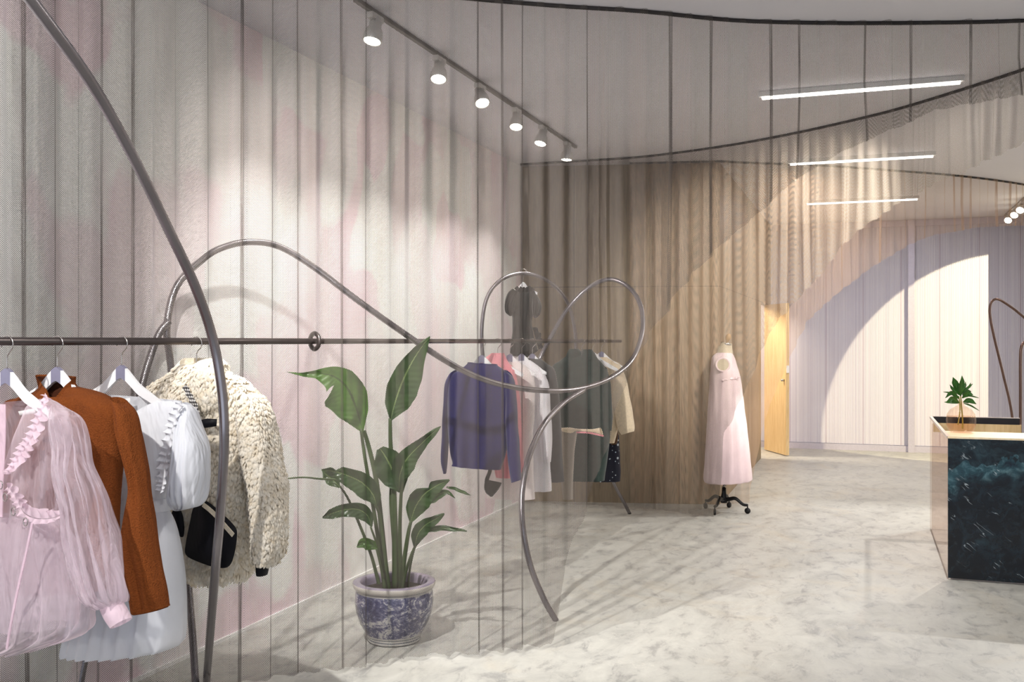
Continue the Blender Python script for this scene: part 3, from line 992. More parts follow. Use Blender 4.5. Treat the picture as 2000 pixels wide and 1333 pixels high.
shell('top_sleeve', pl, [(214, 772, 246, 792, .08), (224, 800, 266, 812, .13), (230, 850, 277, 850, .145), (240, 905, 284, 905, .12), (249, 960, 294, 962, .11), (240, 1020, 305, 1022, .12), (236, 1080, 313, 1082, .12),
                         (246, 1140, 322, 1136, .11), (257, 1188, 327, 1178, .105), (262, 1197, 328, 1187, .10)], M['rust'], g, n0=.03, nr=70, nc=48, folds=((.007, 2, 4, 0, 1.0), (.004, 3, -9, .1, .9)), seed=15, wob=.006)
shell('sleeve_hem', pl, [(261, 1189, 329, 1178, .108), (262, 1197, 329, 1187, .11), (262, 1199, 329, 1189, .10)], M['rust'], g, n0=.03, nr=6, nc=40)
shell('top_sleeve', pl, [(8, 790, 36, 776, .08), (-25, 830, 10, 830, .12), (-40, 930, 0, 930, .12), (-52, 1060, -8, 1060, .11), (-50, 1170, -14, 1172, .10)], M['rust'], g, n0=.0, nr=40, seed=17)
patch('neck_tag', pl, [(104, 769), (127, 767), (128, 773), (105, 775)], M['tag_white'], g, n0=-.055, th=.002, smooth_pts=False)

# --- sheer pink organza blouse
pl = gplane(14)
g = empty('organza_blouse', rail_pt(14) + Vector((0, 0, -.1)), 'sheer pale pink organza blouse with frilled edges and full sleeves', 'blouse')
shell('blouse_bodice', pl, [(-40, 790, 92, 778, .05), (-70, 812, 122, 795, .10), (-90, 850, 140, 835, .12), (-95, 900, 132, 890, .13), (-92, 950, 126, 945, .13), (-85, 1000, 122, 995, .12), (-80, 1012, 120, 1008, .11)], M['organza'], g,
      nr=48, nc=72, folds=((.010, 5, 3, 0, 1.0), (.005, 11, -2, 0, 1.0)), seed=21, wob=.008, dip=(.26, .20, .85, .48))
shell('blouse_peplum', pl, [(-80, 1008, 120, 1006, .11), (-92, 1040, 135, 1040, .14), (-106, 1100, 158, 1092, .17), (-118, 1170, 176, 1160, .19), (-124, 1225, 180, 1205, .20), (-126, 1262, 168, 1240, .19), (-124, 1286, 90, 1268, .16)],
      M['organza'], g, nr=52, nc=110, folds=((.020, 7, 1.4, 0, 1.0), (.008, 13, 2.5, 0, 1.0)), seed=22, wob=.008)
shell('under_skirt', pl, [(-70, 1008, 112, 1006, .08), (-80, 1060, 128, 1060, .12), (-90, 1140, 146, 1130, .15), (-90, 1232, 150, 1222, .16)], M['organza'], g, nr=40, nc=60, folds=((.01, 5, 1, 0, 1.0),), seed=26)
shell('full_sleeve', pl, [(100, 785, 128, 800, .07), (102, 815, 156, 822, .14), (100, 860, 172, 862, .18), (106, 920, 190, 920, .20), (120, 990, 208, 988, .20), (132, 1060, 226, 1056, .20), (146, 1120, 242, 1114, .19), (168, 1165, 246, 1160, .16),
                          (192, 1192, 240, 1176, .10)], M['organza'], g, n0=.05, nr=72, nc=72, folds=((.020, 4, 5, 0, 1.0), (.009, 8, -7, 0, 1.0)), seed=23, wob=.018)
shell('sleeve_cuff', pl, [(194, 1193, 240, 1174, .085), (202, 1212, 250, 1190, .085), (214, 1233, 258, 1203, .085)], M['organza_d'], g, n0=.05, nr=12, nc=36, seed=24)
shell('full_sleeve', pl, [(-55, 800, -30, 790, .07), (-100, 850, -60, 850, .14), (-120, 950, -80, 950, .16), (-130, 1080, -90, 1080, .15), (-125, 1180, -98, 1180, .08)], M['organza'], g, n0=.0, nr=40, folds=((.01, 4, 3, 0, 1.0),), seed=25)
ruffle('front_frill', pl, [(88, 768), (78, 800), (62, 840), (46, 868), (28, 895), (10, 920)], -.040, M['organza_d'], g, n0=.085, amp=.013, waves=20)
ruffle('front_frill', pl, [(92, 772), (82, 806), (66, 845), (50, 873), (34, 900), (16, 926)], .020, M['organza_d'], g, n0=.088, amp=.009, waves=22, seed=8)
ruffle('waist_frill', pl, [(14, 952), (26, 966), (36, 984), (48, 1002), (70, 1012), (100, 1012), (122, 1004)], -.030, M['organza_d'], g, n0=.09, amp=.012, waves=16)
ruffle('waist_frill', pl, [(14, 952), (26, 966), (36, 984), (48, 1004), (70, 1014), (100, 1014), (122, 1006)], .014, M['organza_d'], g, n0=.09, amp=.008, waves=18, seed=5)
strip('front_placket', pl, [(6, 790), (6, 860), (2, 940), (0, 1010)], .024, M['organza_d'], g, n0=.082)
strip('peplum_seam', pl, [(64, 1022), (52, 1080), (36, 1150), (22, 1220), (14, 1268)], .008, M['organza_d'], g, n0=.128)
patch('neck_tag', pl, [(36, 804), (68, 798), (70, 807), (39, 812)], M['tag_white'], g, n0=.005, th=.002, smooth_pts=False)
for x, y in ((1, 948), (10, 972), (26, 1000), (50, 1020)):
    po = pl.off(.10); s_, z_ = po.sz(x, y)
    ring = [po.pt(s_ + .009 * math.cos(a * .7854), z_ + .012 * math.sin(a * .7854), 0) for a in range(9)]
    tube('hook_ring', ring, .0016, M['chrome'], g, per=3, seg=6)
# ---------------------------------------------------------------- clothes farther along the rail
M['blue_knit'] = cloth('cobalt_knit', (32, 32, 86), .9, weave=500, bumpv=.6, crease=9, creasev=.3, sheen=.3, var=.15, nsc=60)
M['pink_cloth'] = cloth('coral_pink_cloth', (240, 160, 168), .8, creasev=.4, transl=.15, var=.08)
M['cream_shirt'] = cloth('cream_shirting', (238, 228, 226), .8, creasev=.5, transl=.2, var=.04)
M['white_shirt'] = cloth('white_shirting', (240, 236, 240), .8, creasev=.5, transl=.2, var=.03)
M['grey_cloth'] = cloth('charcoal_wool', (66, 66, 66), .9, creasev=.4, var=.1)
M['green_cloth'] = cloth('dark_green_cloth', (50, 62, 58), .85, creasev=.4, var=.12)
M['knit_cream'] = cloth('oatmeal_knit', (222, 204, 176), .95, weave=260, bumpv=.9, crease=12, creasev=.3, sheen=.3, var=.12, nsc=60)
M['black_frill'] = cloth('black_taffeta', (34, 35, 34), .55, creasev=.9, crease=20, var=.25, nsc=30, cdist=.02)
M['taupe'] = cloth('taupe_trouser_cloth', (150, 140, 128), .85, creasev=.3, var=.06)
M['brown_fur'] = cloth('brown_fur', (92, 66, 46), .9, weave=200, bumpv=1, crease=30, creasev=.9, var=.3, nsc=60)


def m_sequin():
    t = NT('navy_sequinned_cloth')
    co = t.coord('Object')
    vo = t.n('ShaderNodeTexVoronoi'); vo.inputs['Scale'].default_value = 17; t.l(co, vo.inputs['Vector'])
    vo2 = t.n('ShaderNodeTexVoronoi'); vo2.inputs['Scale'].default_value = 42; t.l(co, vo2.inputs['Vector'])
    a = t.math('LESS_THAN', vo.outputs['Distance'], .17)
    sp = t.n('ShaderNodeSeparateColor'); t.l(vo2.outputs['Color'], sp.inputs[0])
    b = t.math('MULTIPLY', t.math('LESS_THAN', vo2.outputs['Distance'], .2), t.math('GREATER_THAN', sp.outputs[0], .72))
    m = t.math('MAXIMUM', a, b)
    c = t.mix(m, srgb(16, 18, 36), srgb(196, 208, 216))
    return t.done(t.bsdf(c, t.math('SUBTRACT', .7, t.math('MULTIPLY', m, .5)), t.math('MULTIPLY', m, .5)))


M['sequin'] = m_sequin()

HG = 'white wooden clothes hangers'
hanger(941, 'white wooden hanger holding the cobalt blue jumper', group=HG, half=.185)
pl = gplane(941)
g = empty('knit_jumper', rail_pt(941) + Vector((0, 0, -.1)), 'cobalt blue long-sleeved knit jumper seen through the near curtain', 'jumper')
shell('jumper_body', pl, [(914, 710, 970, 713, .06), (900, 722, 985, 724, .09), (880, 735, 1000, 738, .11), (876, 765, 1002, 768, .12), (875, 800, 996, 805, .13), (876, 850, 992, 858, .13), (880, 885, 987, 892, .13),
                          (885, 903, 981, 911, .12), (883, 910, 979, 918, .12)], M['blue_knit'], g, nr=44, folds=((.006, 4, 1, 0, 1),), seed=31)
shell('jumper_neckband', pl, [(913, 708, 972, 712, .06), (917, 716, 966, 722, .06)], M['blue_knit'], g, nr=4, seed=31)
shell('jumper_sleeve', pl, [(876, 735, 892, 722, .06), (869, 750, 886, 752, .09), (865, 800, 880, 802, .09), (862, 860, 876, 862, .08), (861, 900, 874, 902, .07), (865, 926, 871, 926, .05)], M['blue_knit'], g, nr=30, seed=32)
shell('jumper_sleeve', pl, [(985, 722, 1000, 736, .06), (988, 750, 1006, 755, .09), (988, 810, 1010, 812, .09), (990, 870, 1014, 872, .08), (995, 915, 1017, 915, .075), (999, 944, 1018, 938, .07)], M['blue_knit'], g, n0=.02, nr=30, seed=33)

hanger(972, 'white wooden hanger of the coral pink top, just behind the blue jumper', group=HG, half=.185)
pl = gplane(972)
g = empty('pink_top', rail_pt(972) + Vector((0, 0, -.1)), 'coral pink long top squeezed between blue jumper and cream blouse', 'top')
shell('top_body', pl, [(960, 690, 984, 690, .06), (944, 704, 992, 706, .08), (940, 722, 1004, 724, .1), (950, 760, 1008, 765, .10), (958, 830, 1006, 835, .10), (966, 910, 1003, 912, .10), (970, 932, 1002, 934, .10)], M['pink_cloth'], g, nr=34, folds=((.006, 4, 1, 0, 1),), seed=35)
shell('top_sleeve', pl, [(996, 716, 1006, 724, .06), (999, 770, 1014, 772, .08), (1003, 850, 1020, 852, .08), (1006, 900, 1022, 902, .07), (1012, 924, 1024, 922, .06)], M['pink_cloth'], g, nr=24, n0=.01, seed=36)

hanger(996, 'white wooden hanger carrying the pale cream blouse', group=HG, half=.185)
pl = gplane(996)
g = empty('cream_blouse', rail_pt(996) + Vector((0, 0, -.1)), 'long pale cream blouse, third garment behind the near curtain', 'blouse')
shell('blouse_body', pl, [(984, 710, 1012, 706, .05), (972, 722, 1030, 718, .08), (958, 735, 1042, 734, .10), (956, 780, 1044, 785, .11), (956, 860, 1040, 862, .12), (952, 930, 1042, 935, .13), (950, 972, 1044, 976, .13)], M['cream_shirt'], g, nr=34, folds=((.008, 5, 1, 0, 1),), seed=37)

hanger(1019, 'white wooden hanger carrying the white shirt', group=HG, half=.185)
pl = gplane(1019)
g = empty('white_shirt', rail_pt(1019) + Vector((0, 0, -.1)), 'white long-sleeved shirt dress to the right of the blue jumper', 'shirt')
shell('shirt_body', pl, [(1008, 706, 1036, 704, .05), (996, 718, 1054, 718, .08), (984, 730, 1062, 732, .10), (982, 780, 1068, 785, .11), (986, 850, 1070, 852, .12), (990, 905, 1074, 906, .12), (994, 952, 1076, 955, .13), (995, 957, 1076, 960, .13)], M['white_shirt'], g, nr=34,
      folds=((.008, 5, 1, 0, 1),), seed=38)
shell('shirt_sleeve', pl, [(1052, 716, 1064, 732, .06), (1050, 750, 1072, 755, .09), (1049, 800, 1075, 802, .10), (1052, 850, 1078, 852, .10), (1056, 890, 1077, 890, .08), (1060, 904, 1076, 903, .06)], M['white_shirt'], g, nr=30, n0=.03, folds=((.006, 3, 3, 0, 1),), seed=39)

hanger(1040, 'white wooden hanger carrying the charcoal grey dress', group=HG, half=.15)
pl = gplane(1040)
g = empty('charcoal_dress', rail_pt(1040) + Vector((0, 0, -.1)), 'charcoal grey dress hanging between white shirt and dark green coat', 'dress')
shell('dress_body', pl, [(1030, 700, 1056, 702, .05), (1018, 712, 1070, 712, .08), (1008, 724, 1084, 726, .10), (1006, 770, 1092, 775, .11), (1010, 850, 1096, 852, .12), (1012, 920, 1100, 925, .12), (1014, 940, 1101, 942, .12)], M['grey_cloth'], g, nr=34, folds=((.006, 4, 1, 0, 1),), seed=40)

hanger(1136, 'white wooden hanger showing in the collar of the dark green coat', group=HG, half=.185)
pl = gplane(1134)
g = empty('green_coat', rail_pt(1134) + Vector((0, 0, -.1)), 'dark green stand-collar coat, widest garment behind the near curtain', 'coat')
shell('coat_body', pl, [(1110, 694, 1158, 694, .07), (1096, 704, 1170, 704, .12), (1078, 720, 1182, 722, .15), (1074, 770, 1190, 775, .16), (1076, 820, 1192, 822, .16), (1078, 880, 1188, 882, .16), (1082, 938, 1180, 940, .16)], M['green_cloth'], g, nr=36, folds=((.008, 4, 1, 0, 1),), seed=41)
shell('stand_collar', pl, [(1112, 682, 1130, 682, .07), (1108, 690, 1138, 690, .09), (1104, 703, 1146, 703, .10)], M['green_cloth'], g, nr=8, seed=42)
shell('stand_collar', pl, [(1138, 683, 1156, 683, .05), (1136, 692, 1162, 692, .07), (1134, 703, 1168, 703, .08)], M['green_cloth'], g, nr=8, seed=43, n0=.02)
shell('coat_sleeve', pl, [(1078, 718, 1092, 712, .07), (1066, 750, 1090, 750, .1), (1064, 820, 1088, 822, .11), (1068, 900, 1088, 902, .10), (1070, 936, 1088, 938, .09)], M['green_cloth'], g, nr=24, seed=44)
shell('coat_sleeve', pl, [(1172, 712, 1186, 722, .07), (1176, 750, 1192, 755, .1), (1178, 810, 1196, 812, .1), (1176, 840, 1194, 842, .08)], M['green_cloth'], g, nr=24, n0=.02, seed=45)

hanger(1158, 'white wooden hanger in front of the oatmeal knit, near the rail end', group=HG)
hanger(1175, 'white wooden hanger of the oatmeal knit, last on the rail', group=HG)
pl = gplane(1175)
g = empty('oatmeal_cardigan', rail_pt(1175) + Vector((0, 0, -.1)), 'oatmeal knit cardigan, last garment, its sleeve sticking out past the curtain', 'cardigan')
shell('cardigan_body', pl, [(1162, 698, 1186, 698, .06), (1150, 708, 1200, 708, .1), (1136, 722, 1212, 724, .12), (1134, 770, 1214, 772, .13), (1136, 840, 1206, 842, .13), (1138, 864, 1200, 866, .12)], M['knit_cream'], g, nr=30, folds=((.006, 4, 1, 0, 1),), seed=46)
shell('cardigan_sleeve', pl, [(1196, 705, 1210, 712, .07), (1198, 735, 1222, 738, .11), (1198, 780, 1231, 782, .12), (1203, 820, 1238, 822, .12), (1207, 838, 1239, 836, .11), (1214, 850, 1238, 843, .08)], M['knit_cream'], g, nr=30, n0=.02, seed=47)
g = empty('sequin_skirt', rail_pt(1185) + Vector((0, 0, -.6)), 'navy skirt scattered with pearly sequins, below the oatmeal cardigan', 'skirt')
pl = gplane(1185)
shell('skirt_body', pl, [(1158, 850, 1208, 850, .08), (1158, 880, 1210, 880, .10), (1158, 915, 1212, 915, .11), (1158, 941, 1211, 941, .11)], M['sequin'], g, nr=24, n0=.03, folds=((.005, 4, 1, 0, 1),), seed=48)
shell('fur_panel', pl, [(1192, 826, 1204, 824, .05), (1190, 845, 1207, 845, .06), (1190, 862, 1206, 862, .05), (1196, 870, 1204, 868, .03)], M['brown_fur'], g, nr=14, n0=.09, seed=49, wob=.01)
g = empty('taupe_trousers', rail_pt(1112) + Vector((0, 0, -.6)), 'pale taupe trousers with a bow waistband, lower down in front of the green coat', 'trousers')
pl = Plane(rail_pt(1112) + Vector((0, -.16, 0)), (1, -.0917))
shell('trouser_leg', pl, [(1096, 838, 1128, 840, .06), (1095, 880, 1122, 882, .07), (1097, 940, 1119, 942, .07), (1100, 975, 1118, 976, .07)], M['taupe'], g, nr=20, seed=50)
shell('bow_waistband', pl, [(1096, 834, 1100, 846, .04), (1112, 832, 1116, 850, .06), (1125, 836, 1126, 844, .04), (1148, 837, 1150, 846, .04), (1158, 836, 1162, 848, .05), (1172, 834, 1178, 852, .04)], M['knit_cream'], g, nr=20, seed=51, n0=.03)
strip('pink_belt', pl, [(1126, 845), (1150, 846), (1179, 852)], .012, M['pink_cloth'], g, n0=.06)
g = empty('sequin_panel_skirt', rail_pt(1150) + Vector((0, 0, -.6)), 'dark green sequin-dotted skirt hanging under the bow waistband', 'skirt')
pl = Plane(rail_pt(1150) + Vector((0, -.10, 0)), (1, -.0917))
M['sequin_g'] = M['sequin']
shell('skirt_body', pl, [(1126, 848, 1178, 852, .06), (1128, 880, 1178, 882, .08), (1130, 915, 1172, 917, .09), (1132, 940, 1162, 941, .09)], M['sequin_g'], g, nr=20, folds=((.005, 4, 1, 0, 1),), seed=52)
# the strap bag showing under the blue jumper
g = empty('strap_bag', rail_pt(965) + Vector((0, .1, -.7)), 'small black bag dangling on its strap below the blue jumper', 'bag')
pl = Plane(rail_pt(965) + Vector((0, .03, 0)), (1, -.0917))
shell('bag_body', pl, [(948, 938, 980, 944, .03), (946, 950, 979, 948, .05), (949, 962, 972, 960, .05), (958, 971, 963, 970, .03)], M['black_frill'], g, nr=12, seed=53)
shell('bag_strap', pl, [(950, 905, 962, 905, .012), (953, 920, 961, 920, .012), (947, 936, 955, 938, .012), (947, 946, 955, 948, .012)], M['black_frill'], g, nr=12, nc=16, seed=54, wob=0)

# --- black dress hung high on the arch
Pk = P3(1022, 553, 8.02)
hanger(0, 'white wooden hanger holding up the black dress above the rail', group=HG, loc=P3(1022, 531, 8.02) + Vector((0, 0, .005)), drop=.085, half=.115, mid=False, u=(.97, .25))
pl = Plane((Pk.x, Pk.y, 0), (.97, .25))
g = empty('ruched_dress', Pk, 'black ruched mini dress with big puff sleeves hung above the rail', 'dress')
shell('dress_body', pl, [(1006, 568, 1044, 568, .05), (1000, 578, 1048, 578, .08), (1000, 600, 1046, 600, .10), (1000, 625, 1039, 626, .10), (1001, 650, 1041, 650, .10), (998, 668, 1046, 668, .12), (996, 688, 1051, 684, .13), (1002, 694, 1046, 688, .10)], M['black_frill'], g,
      nr=44, folds=((.008, 7, 5, 0, 1),), seed=60, wob=.008)
shell('puff_sleeve', pl, [(1000, 564, 1010, 570, .05), (990, 574, 1008, 590, .11), (985, 594, 1008, 600, .14), (988, 610, 1006, 612, .12), (996, 618, 1002, 616, .06)], M['black_frill'], g, nr=24, seed=61, folds=((.01, 4, 4, 0, 1),), wob=.01)
shell('puff_sleeve', pl, [(1036, 568, 1046, 572, .05), (1038, 580, 1054, 584, .11), (1038, 597, 1059, 600, .14), (1039, 613, 1055, 615, .12), (1042, 621, 1048, 621, .06)], M['black_frill'], g, nr=24, seed=62, folds=((.01, 4, 4, 0, 1),), wob=.01)
ruffle('neck_frill', pl, [(1004, 564), (1012, 570), (1024, 573), (1036, 570), (1044, 572)], -.045, M['black_frill'], g, n0=.03, amp=.014, waves=9)
ruffle('side_frill', pl, [(1040, 640), (1044, 655), (1048, 670), (1052, 684)], -.05, M['black_frill'], g, n0=.01, amp=.014, waves=7)
ruffle('hem_frill', pl, [(996, 684), (1010, 690), (1028, 690), (1050, 682)], .03, M['black_frill'], g, n0=.05, amp=.014, waves=10)
# ---------------------------------------------------------------- bird of paradise plant in a painted pot
def m_porcelain():
    t = NT('blue_white_porcelain')
    co = t.coord('Object', scale=(1, 1, 1.5))
    n1 = t.noise(co, 8, 7, .8, 1.2)
    n2 = t.noise(co, 60, 5, .75, .6)
    sp = t.n('ShaderNodeSeparateXYZ'); t.l(t.n('ShaderNodeTexCoord').outputs['Object'], sp.inputs[0])
    z = sp.outputs[2]
    s = t.math('ADD', n1, t.math('MULTIPLY', n2, .55))
    body = t.ramp(s, [(.66, srgb(52, 55, 88)), (.78, srgb(92, 95, 128)), (.86, srgb(196, 194, 194))])
    band = t.math('ADD', t.math('LESS_THAN', z, .045), t.math('GREATER_THAN', z, .262))
    lines = t.math('GREATER_THAN', t.math('SINE', t.math('MULTIPLY', z, 420)), .72)
    edge = t.mix(lines, srgb(196, 194, 190), srgb(84, 92, 104))
    c = t.mix(band, body, edge)
    return t.done(t.bsdf(c, .15, 0, None, .5, coat=.4))


M['porcelain'] = m_porcelain()
M['pot_rim'] = simple('mauve_grey_glaze', (150, 140, 158), .25, nscale=14, nvar=.12, coat=.4)
M['pot_lip'] = simple('cream_glaze', (206, 200, 192), .25, nscale=14, nvar=.06, coat=.4)
M['soil'] = simple('dark_soil', (46, 40, 32), .95, nscale=60, nvar=.5, bumpv=.8, bdist=.01)


def m_leaf(name, a, b, vein):
    t = NT(name)
    uv = t.n('ShaderNodeTexCoord').outputs['UV']
    sp = t.n('ShaderNodeSeparateXYZ'); t.l(uv, sp.inputs[0])
    f = t.noise(t.coord('Object'), 9, 3, .6)
    c = t.ramp(f, [(.3, srgb(*a)), (.7, srgb(*b))])
    w = t.math('SINE', t.math('MULTIPLY', t.math('ADD', sp.outputs[1], t.math('MULTIPLY', t.math('ABSOLUTE', sp.outputs[0]), -.05)), 190))
    mid = t.math('LESS_THAN', t.math('ABSOLUTE', sp.outputs[0]), .05)
    c = t.mix(mid, c, srgb(*vein))
    b_ = t.bsdf(c, .32, 0, t.bump(w, .25, .004), .5)
    tr = t.n('ShaderNodeBsdfTranslucent'); t.l(c, tr.inputs[0])
    mx = t.n('ShaderNodeMixShader'); mx.inputs[0].default_value = .2
    t.l(b_, mx.inputs[1]); t.l(tr.outputs[0], mx.inputs[2])
    return t.done(mx.outputs[0])


M['leaf'] = m_leaf('broad_green_leaf', (42, 66, 38), (66, 92, 52), (120, 140, 90))
M['leaf_lt'] = m_leaf('bright_green_leaf', (62, 96, 40), (92, 132, 58), (60, 84, 40))
M['stalk'] = simple('green_stalk', (70, 86, 54), .45, nscale=12, nvar=.2)
PD = 5.16
pc = P3(770, 1262, PD); pc.z = 0
plant = empty('potted_plant', pc, 'tall broad-leaved bird of paradise plant behind the near curtain, in blue and white pot', 'potted plant')
lathe('pot', [(.0, .003), (.132, .003), (.138, .012), (.134, .022), (.142, .034), (.150, .05), (.178, .10), (.196, .155), (.203, .205), (.200, .25), (.194, .268), (.192, .276)], pc, M['porcelain'], plant, 64)
lathe('pot_lip', [(.192, .272), (.204, .276), (.212, .288), (.215, .300), (.212, .306)], pc, M['pot_lip'], plant, 64)
lathe('pot_rim', [(.212, .305), (.208, .3085), (.18, .310), (.172, .306), (.170, .29), (.166, .25)], pc, M['pot_rim'], plant, 64)
lathe('soil', [(.168, .262), (.1, .270), (.0, .272)], pc, M['soil'], plant, 40)


def leaf(mid, halfw, mat, tiltl=.35, tiltr=.35, lw=1.0, rw=1.0, tear=None, name='leaf', wave=.006, seed=0, parent=None):
    """mid: (px, py, depth) along the midrib; halfw: half widths in m along it"""
    P = [Vector(p) for p in catmull([tuple(P3(*q)) for q in mid], 10)]
    n = len(P)
    v = []; f = []; uv = []
    view = Vector((FV[0], FV[1], 0))
    W = 5
    L = 0
    rnd = random.Random(seed)
    for i, p in enumerate(P):
        t = i / (n - 1)
        a = P[max(0, i - 1)]; b = P[min(n - 1, i + 1)]
        T = (b - a).normalized()
        S = T.cross(view);
        S = S.normalized() if S.length > 1e-4 else Vector((1, 0, 0))
        N = S.cross(T).normalized()
        if i: L += (p - P[i - 1]).length
        hw = lerp_table([(k / (len(halfw) - 1), h) for k, h in enumerate(halfw)], t)
        for j in range(-W, W + 1):
            q = j / W
            side = lw if q < 0 else rw
            tl = tiltl if q < 0 else tiltr
            w = hw * side * abs(q)
            if tear:
                for (ts, tt, tw) in tear:
                    if (q < 0) == (ts < 0) and abs(t - tt) < tw and abs(q) > .25:
                        w *= .3 + .7 * abs(t - tt) / tw
            off = S * (w * (1 if q > 0 else -1) * math.cos(tl)) - N * (w * math.sin(tl)) + N * (wave * math.sin(t * 17 + q * 3 + seed) * abs(q))
            v.append(p + off); uv.append((q, L))
    m = 2 * W + 1
    for i in range(n - 1):
        for j in range(m - 1):
            a = i * m + j
            f.append((a, a + 1, a + m + 1, a + m))
    return mesh_obj(name, v, f, mat, parent or plant, uvs=uv)


def stalk(pts, r0=.012, r1=.006, parent=None, mat=None, name='stalk'):
    P = [P3(*q) for q in pts]
    P = [Vector(p) for p in catmull([tuple(p) for p in P], 10)]
    n = len(P)
    v, f = tube_data(P, [r0 + (r1 - r0) * i / (n - 1) for i in range(n)], 10)
    return mesh_obj(name, v, f, mat or M['stalk'], parent or plant)


D = PD
# big left leaf (bright, folds over to the left)
stalk([(757, 1155, D), (746, 1040, D), (735, 940, D), (722, 880, D - .02), (711, 842, D - .04)], .016, .010)
stalk([(752, 1155, D - .02), (738, 1050, D - .02), (724, 960, D - .03), (712, 890, D - .05), (705, 838, D - .05)], .011, .008)
leaf([(709, 845, D - .05), (697, 800, D - .05), (680, 760, D - .08), (655, 737, D - .10), (625, 730, D - .12), (590, 731, D - .14), (560, 727, D - .16)],
     [.004, .085, .125, .115, .062, .022, .008, .001], M['leaf_lt'], .5, .25, lw=.8, rw=1.15, tear=[(1, .47, .06)], seed=1)
# tall centre leaf to the rail
stalk([(772, 1150, D), (771, 1020, D), (768, 930, D), (763, 870, D), (762, 818, D)], .017, .009)
leaf([(763, 822, D), (772, 785, D), (786, 745, D - .02), (806, 705, D - .05), (828, 672, D - .08), (840, 657, D - .09)], [.004, .075, .098, .088, .055, .02, .002], M['leaf'], .25, .45, lw=1.05, rw=.72, seed=2)
# middle leaf pointing up right
stalk([(778, 1150, D + .02), (770, 1060, D + .02), (764, 980, D + .02), (766, 925, D)], .014, .008)
stalk([(783, 1150, D), (781, 1040, D - .02), (784, 960, D - .04), (790, 925, D - .05)], .012, .007)
leaf([(779, 958, D - .05), (782, 925, D - .05), (796, 895, D - .06), (822, 868, D - .08), (846, 846, D - .1), (861, 833, D - .11)], [.006, .062, .085, .060, .035, .022, .004], M['leaf'], .25, .5, lw=.75, rw=.75, seed=3)
leaf([(785, 962, D - .03), (772, 930, D - .03), (756, 898, D - .04), (742, 876, D - .05)], [.01, .07, .085, .07, .02], M['leaf'], .3, .3, seed=13)
# left mid leaf drooping left
stalk([(760, 1155, D - .04), (750, 1070, D - .05), (742, 1010, D - .06), (733, 985, D - .07)], .011, .007)
leaf([(736, 990, D - .07), (728, 966, D - .08), (708, 944, D - .1), (680, 930, D - .12), (655, 922, D - .13), (628, 918, D - .14)], [.006, .048, .066, .060, .045, .030, .004], M['leaf'], .5, .3, seed=4, tear=[(-1, .8, .08)])
stalk([(742, 1150, D + .1), (725, 1085, D + .1), (700, 1020, D + .1), (680, 975, D + .1), (664, 950, D + .1)], .010, .005)
leaf([(664, 952, D + .1), (652, 940, D + .1), (640, 930, D + .1), (630, 921, D + .1)], [.006, .03, .036, .024, .004], M['leaf'], .4, .4, seed=14)
# lower left curl
stalk([(750, 1120, D - .06), (738, 1070, D - .08), (724, 1030, D - .1)], .008, .005)
leaf([(726, 1030, D - .1), (718, 1008, D - .1), (700, 996, D - .11), (675, 996, D - .12), (650, 1003, D - .13), (630, 1012, D - .14)], [.004, .034, .046, .040, .034, .028, .004], M['leaf'], .5, .2, seed=5)
stalk([(748, 1130, D - .1), (742, 1100, D - .12), (735, 1072, D - .14)], .007, .005)
leaf([(738, 1072, D - .14), (725, 1064, D - .14), (710, 1061, D - .15), (697, 1070, D - .16)], [.004, .028, .034, .028, .003], M['leaf_lt'], .5, .3, seed=6)
# right leaves
stalk([(783, 1150, D - .03), (790, 1090, D - .05), (798, 1040, D - .07), (803, 1018, D - .08)], .014, .008)
leaf([(802, 1020, D - .08), (812, 990, D - .09), (830, 965, D - .11), (855, 948, D - .13), (878, 938, D - .15)], [.006, .050, .064, .048, .030, .004], M['leaf'], .3, .5, seed=7, tear=[(1, .6, .1)])
leaf([(832, 985, D - .1), (850, 970, D - .11), (872, 962, D - .13), (890, 974, D - .14)], [.004, .028, .024, .01, .001], M['leaf'], .4, .4, seed=17)
leaf([(872, 952, D - .13), (888, 955, D - .14), (905, 962, D - .15), (920, 968, D - .16)], [.004, .008, .009, .008, .001], M['leaf'], .3, .3, seed=18)
stalk([(786, 1150, D - .05), (795, 1110, D - .07), (805, 1080, D - .1), (812, 1066, D - .11)], .009, .006)
stalk([(797, 1150, D + .02), (800, 1115, D), (806, 1085, D - .04), (811, 1068, D - .08)], .007, .005)
leaf([(810, 1070, D - .11), (816, 1045, D - .12), (830, 1027, D - .13), (850, 1015, D - .15), (868, 1004, D - .17)], [.004, .034, .042, .032, .022, .004], M['leaf'], .3, .4, seed=8)
leaf([(832, 1040, D - .12), (855, 1032, D - .13), (885, 1034, D - .15), (912, 1038, D - .17)], [.004, .016, .014, .010, .003], M['leaf'], .3, .3, seed=9)
# flower stem reaching left
stalk([(690, 948, D + .06), (660, 938, D + .04), (625, 936, D), (590, 933, D - .04), (548, 937, D - .08)], .006, .004, name='flower_stem')
